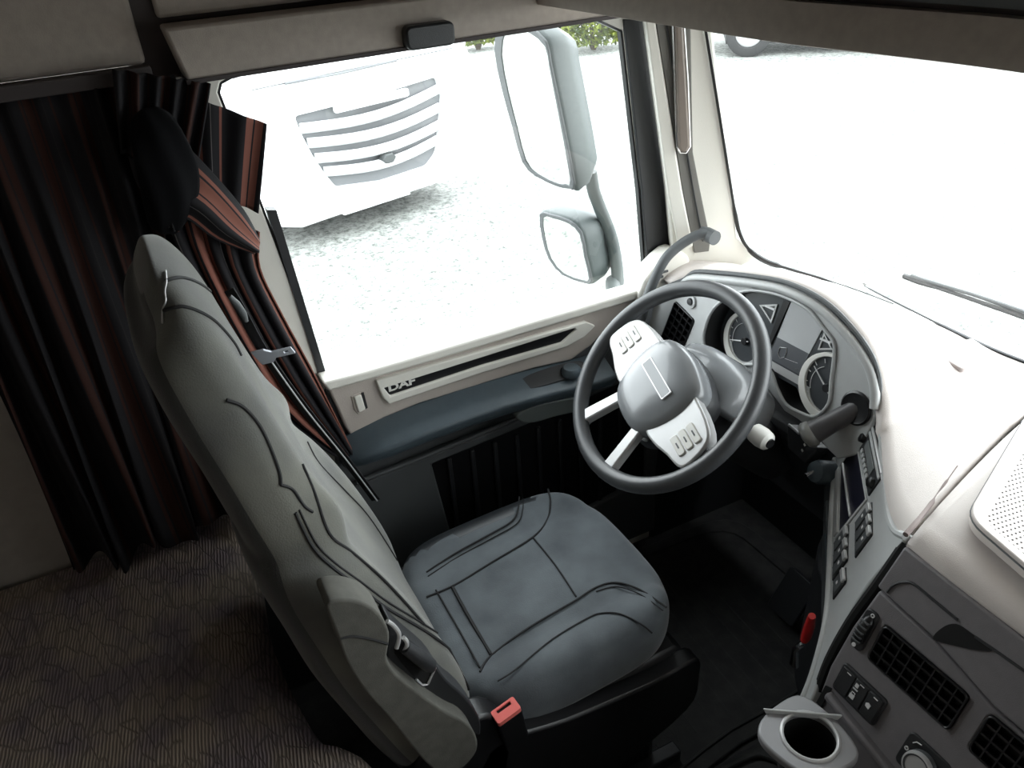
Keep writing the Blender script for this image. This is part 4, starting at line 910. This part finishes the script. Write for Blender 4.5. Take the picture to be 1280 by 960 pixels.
# ================================================================== CURTAINS
cg='striped cab curtains'
def cloth(name,f,nu,nv,uvf,parent,th=.003,m='curtain'):
    return obj(name,grid(f,nu,nv,uv=uvf),M[m],parent,solid=th,ang=180)
c1=thing('side_curtain','black curtain with rust stripes hanging in folds along the bunk side wall','curtain',(-.95,1.0,.69))
def f1(a,b):
    x=-1.19+.45*a; amp=.020+.012*math.sin(a*9)
    z=1.612-.925*b+ .02*math.sin(a*23)*b
    y=1.025+amp*math.sin(a*2*PI*11+1.2*math.sin(b*2.2)+.8*math.sin(a*7))*(.45+.55*b)
    x+= .014*math.sin(a*2*PI*5.5+b*3.5)*b + (-.05+.0*a)*(b-.5)*.0
    return V((x,y-.035*b,z))
cloth('cloth',f1,150,26,lambda a,b:(a*3.4+.06*b,b),c1,m='curtain2')
obj('curtain_rail',box(BM(),(-1.66,1.015,1.608),(-.775,1.05,1.632)),M['liner_d'],c1,bevel=.003)
c2=thing('door_curtain','black and rust striped curtain tied back behind the driver window','curtain',(-.68,1.0,.75))
# flat flap at the top, its free corner pointing at the window
def quadpatch(P00,P10,P11,P01,amp,nf,ph=0,dirn=(0,-1,0)):
    d=V(dirn)
    def f(a,b):
        p=P00.lerp(P10,a).lerp(P01.lerp(P11,a),b); return p+d*(amp*math.sin(a*2*PI*nf+ph+b*1.3))
    return f
fa=quadpatch(at(165,92,'y',1.02),at(333,155,'y',.995),at(322,266,'y',.985),at(200,215,'y',1.0),.006,4)
cloth('upper_flap',fa,60,16,lambda a,b:(a*1.05+.03*b+.22,b),c2)
fb=quadpatch(at(140,86,'y',.99),at(262,104,'y',1.0),at(243,215,'y',.965),at(150,190,'y',.95),.012,5)
cloth('gathered_heading',fb,60,16,lambda a,b:(a*1.6+.31,b),c2,m='curtain2')
# knot / tieback bulge
kr=[]
kpts=cat([at(186,138,'y',.95),at(194,160,'y',.93),at(203,190,'y',.90),at(212,225,'y',.90),at(212,262,'y',.92),at(205,288,'y',.94)],3)
kb2=tube(kpts,[.010+.045*math.sin(PI*min(1,(i+1)/(len(kpts)+1)))**.7 for i in range(len(kpts))],18,flat=.7)
kb2.verts.ensure_lookup_table()
for i_ in range(len(kpts)):
    for k_ in range(18):
        v_=kb2.verts[i_*18+k_]; v_.co=kpts[i_]+(v_.co-kpts[i_])*(1+.16*math.cos(k_*2*PI/3+i_*.5))*.86
obj('tieback',kb2,mat('tieback_black',(.006,.006,.007),.95,spec=.1),c2,sub=1)
# diagonal swag
def swag(A,Bp,amp,nf,uv0,uv1,name,seg=12,dirn=(0,-1,0),bow=0):
    A=cat(A,4); Bp=cat(Bp,4); n=len(A)-1; d=V(dirn)
    def f(a,b):
        k=b*n; i=min(int(k),n-1); g=k-i
        p=A[i].lerp(A[i+1],g); q=Bp[i].lerp(Bp[i+1],g)
        return p.lerp(q,a)+d*(amp*math.sin(a*2*PI*nf)+bow*math.sin(PI*a))
    return cloth(name,f,48,n*3,lambda a,b:(uv0+(uv1-uv0)*a,b),c2)
swag([at(240,188,'y',.95),at(272,222,'y',.94),at(305,262,'y',.95),at(324,296,'y',.97)],[at(205,268,'y',.91),at(235,275,'y',.91),at(270,300,'y',.92),at(318,318,'y',.955)],.004,2,.50,.93,'crossed_fold',bow=.025)
swag([at(160,195,'y',.96),at(172,232,'y',.95),at(200,270,'y',.94)],[at(215,200,'y',.92),at(212,240,'y',.91),at(222,290,'y',.92)],.006,3,.02,.62,'knot_fold',bow=.02)
# lower fall: from the tie down to the hem beside the seat
swag([at(205,262,'y',.94),at(228,320,'y',.95),at(285,430,'y',.97),at(345,520,'y',1.0),at(425,572,'y',1.01)],[at(325,290,'y',.96),at(326,335,'y',.985),at(352,390,'y',1.0),at(396,472,'y',1.01),at(444,569,'y',1.0)],.010,5,.40,1.19,'lower_fall')
# ================================================================== OUTSIDE
GZ=-1.25
struct('ground',box(BM(),(-45,-40,GZ-.2),(60,70,GZ)),M['ground'])
# own mirrors
mr=thing('wide_mirror','tall grey door mirror with large pale glass outside driver window','mirror',at(735,232,'y',1.33))
MG=Fr((.125,1.34,1.38),(.30,-.95,0),(-.05,0,1)); 
gl=MG.pts([(627,32),(640,29),(662,34),(684,52),(690,80),(700,128),(719,226),(712,232),(700,231),(672,218),(655,200),(643,158),(630,110),(621,62)])
glc=cat2(gl,2)
gx=sum(p[0] for p in glc)/len(glc); gy=sum(p[1] for p in glc)/len(glc)
def shell(fr,poly,depth,nm,parent,m):
    cxx=sum(a for a,b in poly)/len(poly); cyy=sum(b for a,b in poly)/len(poly); R2=[]
    for k,c in ((.97,0.004),(1.03,.0),(1.05,-.01),(1.02,-depth*.45),(.86,-depth*.85),(.5,-depth)):
        R2.append([fr(cxx+(a-cxx)*k,cyy+(b-cyy)*k,c) for a,b in poly])
    return obj(nm,loft(R2),m,parent,ang=60)
shell(MG,glc,.13,'housing',mr,M['mirhouse'])
obj('rim',prism(MG,[(a*1.02-.02*gx,b*1.02-.02*gy) for a,b in glc],.008,-.002,[[(a*.86+.14*(gx+.045),b*.955+.045*(gy-.08)) for a,b in glc]]),M['doorgrey'],mr,bevel=.002)
obj('glass',prism(MG,[(a*.95+.05*gx,b*.975+.025*gy) for a,b in glc],.0055,.003),M['mirror'],mr)
mr2=thing('lower_mirror','small square lower door mirror under the tall mirror','mirror',at(750,350,'y',1.33))
MG2=Fr((.19,1.33,.98),(.30,-.95,0),(-.05,0,1))
g2=cat2(MG2.pts([(677,267),(690,268),(712,275),(728,290),(734,320),(741,350),(732,352),(705,342),(688,322),(680,296)]),2)
shell(MG2,g2,.13,'housing',mr2,M['mirhouse'])
hx=sum(p[0] for p in g2)/len(g2); hy=sum(p[1] for p in g2)/len(g2)
obj('rim',prism(MG2,[(a*1.02-.02*hx,b*1.02-.02*hy) for a,b in g2],.008,-.002,[[(a*.88+.12*(hx+.02),b*.92+.08*(hy-.01)) for a,b in g2]]),M['doorgrey'],mr2,bevel=.002)
obj('glass',prism(MG2,[(a*.95+.05*sum(p[0] for p in g2)/len(g2),b*.95+.05*sum(p[1] for p in g2)/len(g2)) for a,b in g2],.0065,.003),M['mirror'],mr2)
ma=thing('mirror_arm','grey tubular arm carrying the two door mirrors','mirror arm',at(768,365,'y',1.28))
obj('arm',tube(cat([at(738,215,'y',1.30),at(742,238,'y',1.30),at(748,255,'y',1.30),at(765,300,'y',1.28),at(772,345,'y',1.24),at(770,372,'y',1.20)],5),[.018]*99,12),M['mirhouse'],ma)
obj('arm_root',tube([at(766,352,'y',1.25),at(768,372,'y',1.16),at(775,380,'y',1.10)],.022,10),M['mirhouse'],ma)
# parked lorry facing us
TL=V((.284,7.172,-.93)); TU=V((.968,.251,0)).normalized(); T=Fr(TL,TU,(0,0,1))     # T.n points at our cab
tk=thing('parked_truck','white lorry with grey slatted grille parked facing the driver window','truck',T(1.3,-.32,-.8))
def tring(c,a0,a1,b0,b1,r): return [T(a,b,c) for a,b in rrect(a0,b0,a1,b1,r,4)]
ol=[(.05,.02),(.30,-.06),(.8,-.05),(1.7,-.05),(2.3,-.04),(2.52,.05),(2.60,.35),(2.60,1.2),(2.55,2.75),(2.45,2.95),(.15,2.95),(.05,2.75),(0,1.2),(0,.35)]
op=[(.455,1.0),(.50,.80),(.56,.62),(.66,.40),(.76,.235),(1.3,.16),(1.9,.17),(2.04,.28),(2.12,.55),(2.19,.85),(2.14,1.06),(1.3,1.01)]
tb=[]
for k,c in ((1,-.55),(1,-.18),(.985,-.06),(.96,-.01),(.92,.0)):
    tb.append([T(1.3+(a-1.3)*k,(b if b<1.2 else b),c-(0 if b<1.2 else (b-1.2)*.10*(1 if c>-.5 else 0))) for a,b in ol])
obj('cab_body',loft([[T(a,b,-2.2) for a,b in ol]]+tb[:2]),M['truck'],tk)
obj('front_panel',prism(T,cat2(ol[:8],1)+[(2.55,1.30),(.05,1.30)],-.02,-.19,[op]),M['truck'],tk,bevel=.04,seg=3)
obj('upper_front',prism(Fr(T(0,0,-.03),TU,(0,0,1)),[(.04,1.31),(2.56,1.31),(2.52,1.55),(.08,1.55)],.0,-.15),M['truck'],tk,bevel=.02)
obj('windscreen',prism(T,[(.14,1.6),(2.46,1.6),(2.38,2.45),(.22,2.45)],-.10,-.16),M['truckb'],tk,bevel=.02)
obj('sun_visor',prism(T,[(.1,2.48),(2.5,2.48),(2.45,2.75),(.15,2.75)],.05,-.16),M['truck'],tk,bevel=.03)
gr_=obj('grille',prism(T,op,-.10,-.16),M['truckd'],tk)
for i,(yl,yr,x0,x1) in enumerate(((.87,.93,.50,2.17),(.72,.74,.55,2.15),(.56,.56,.60,2.12),(.41,.41,.67,2.08))):
    n=10; bmn=[]
    for k in range(n+1):
        t=k/n; x=x0+(x1-x0)*t; y=yl-.07*math.sin(PI*t)+(yr-yl)*t; dz=.05*math.sin(PI*t)
        bmn.append([T(x,y+.055,-.09+dz),T(x,y+.045,-.035+dz),T(x,y-.020,-.02+dz),T(x,y-.045,-.06+dz),T(x,y-.045,-.11+dz)])
    obj('slat',loft(bmn),M['truck'],gr_,bevel=.008)
bmn=[]
obj('number_plate_bar',prism(T,rrect(.85,.955,1.72,1.035,.02),.03,-.02),M['truck'],gr_,bevel=.01)
obj('sensor',prism(T,circ(1.37,.40,.085,6,.055),.055,-.05),mat('sensor_grey',(.05,.055,.055),.6),gr_,bevel=.01)
obj('panel_line',tube([T(.41,1.31,-.02),T(1.0,1.30,-.01),T(1.64,1.31,-.01)],.012,6),M['truckd'],tk)
for s,x in ((-1,.22),(1,2.37)):
    obj('headlight',prism(T,cat2([(x-.13,.50),(x-.13,.72),(x+.08,.70),(x+.14,.58),(x+.10,.44),(x-.06,.42)],3),.0,-.05),mat('headlight_lens',(.75,.77,.78),.15,coat=1),tk,bevel=.02)
for a in (.0,2.3):
    t=obj('wheel',lathe(Fr(T(a+.28 if a==0 else 2.05,-.32+.5,-1.5),V((0,0,1)),T.n),[(0,-.02),(.28,-.02),(.30,.02),(.46,.02),(.5,.06),(.5,.26),(.46,.3),(0,.3)],28),M['tyre'],tk)
obj('bumper_step',prism(T,[(.75,-.05),(1.6,-.05),(1.55,.04),(.8,.04)],.03,-.1),M['truck'],tk,bevel=.02)
obj('underside',prism(T,[(.2,-.10),(2.4,-.10),(2.4,.3),(.2,.3)],-.25,-2.1),M['truckb'],tk)
# second vehicle far ahead: low dark tyre and white body cut off by the header
VP=at(935,74,'z',GZ)
v2=thing('distant_vehicle','distant white vehicle with dark front wheel seen at top of windscreen','vehicle',VP+V((1.5,-1.1,0)))
VF=Fr(VP+V((.8,-.6,0))*1.9+V((.1,.14,0)),(.80,-.60,0),(0,0,1))
obj('body',prism(VF,cat2([(-2.6,.5),(-2.6,1.2),(-1.8,2.2),(2.2,2.3),(2.6,1.0),(2.6,.4)],3),-.05,-1.9),M['truck'],v2,bevel=.06)
for a in (-1.9,1.8):
    q=obj('wheel',lathe(Fr(VF(a,.42,.0),VF.u,VF.v),[(.42,-.22),(.42,-.02),(.38,.0),(.27,.0),(.25,-.04),(0,-.05)],28),M['tyre'],v2)
    obj('hubcap',lathe(Fr(VF(a,.42,-.03),VF.u,VF.v),[(.25,-.01),(.22,.02),(.0,.05)],24),M['silver'],q)
obj('underbody',prism(VF,[(-2.3,.22),(2.3,.22),(2.3,.5),(-2.3,.5)],-.15,-1.8),M['truckb'],v2)
# bushes at the back of the yard
def bush(nm,x,y,h,wd,m,lab,n=520,grp=None):
    n*=3
    t=thing(nm,lab,'bush',(x,y,GZ),grp)
    bm=BM()
    for k in range(n):
        th=random.random()*2*PI; ph=random.random()**.5; r=.35+.65*random.random()**.4
        p=V((x+wd*r*math.cos(th)*math.sin(ph*PI/2+.2),y+wd*.7*r*math.sin(th)*math.sin(ph*PI/2+.2),GZ+.15+h*r*math.cos(ph*PI/2)))
        a=V((random.uniform(-1,1),random.uniform(-1,1),random.uniform(-.3,1))).normalized(); b=a.cross(V((random.random(),.3,.5))).normalized(); s=.035+.05*random.random()
        vs=[bm.verts.new(q) for q in (p-a*s,p+b*s*.45,p+a*s,p-b*s*.45)]; bm.faces.new(vs)
    obj('leaves',bm,m,t,smooth=False,kind='stuff')
    bm=BM()
    for k in range(5):
        th=k*1.3; tube([V((x,y,GZ)),V((x+.3*wd*math.cos(th),y+.3*wd*math.sin(th),GZ+h*.4)),V((x+.6*wd*math.cos(th),y+.5*wd*math.sin(th),GZ+h*.75))],[.05,.03,.012],5,bm)
    obj('branches',bm,M['bark'],t)
gb=[at(742,62,'z',GZ),at(598,62,'z',GZ),at(778,66,'z',GZ)]
bush('yellow_bush',gb[0].x,gb[0].y,1.2,.8,M['leaf'],'yellow-green bush at yard edge right of the tall mirror',900)
bush('green_bush',gb[1].x,gb[1].y,.9,.5,M['leaf'],'small green bush left of the tall mirror at yard edge',800)
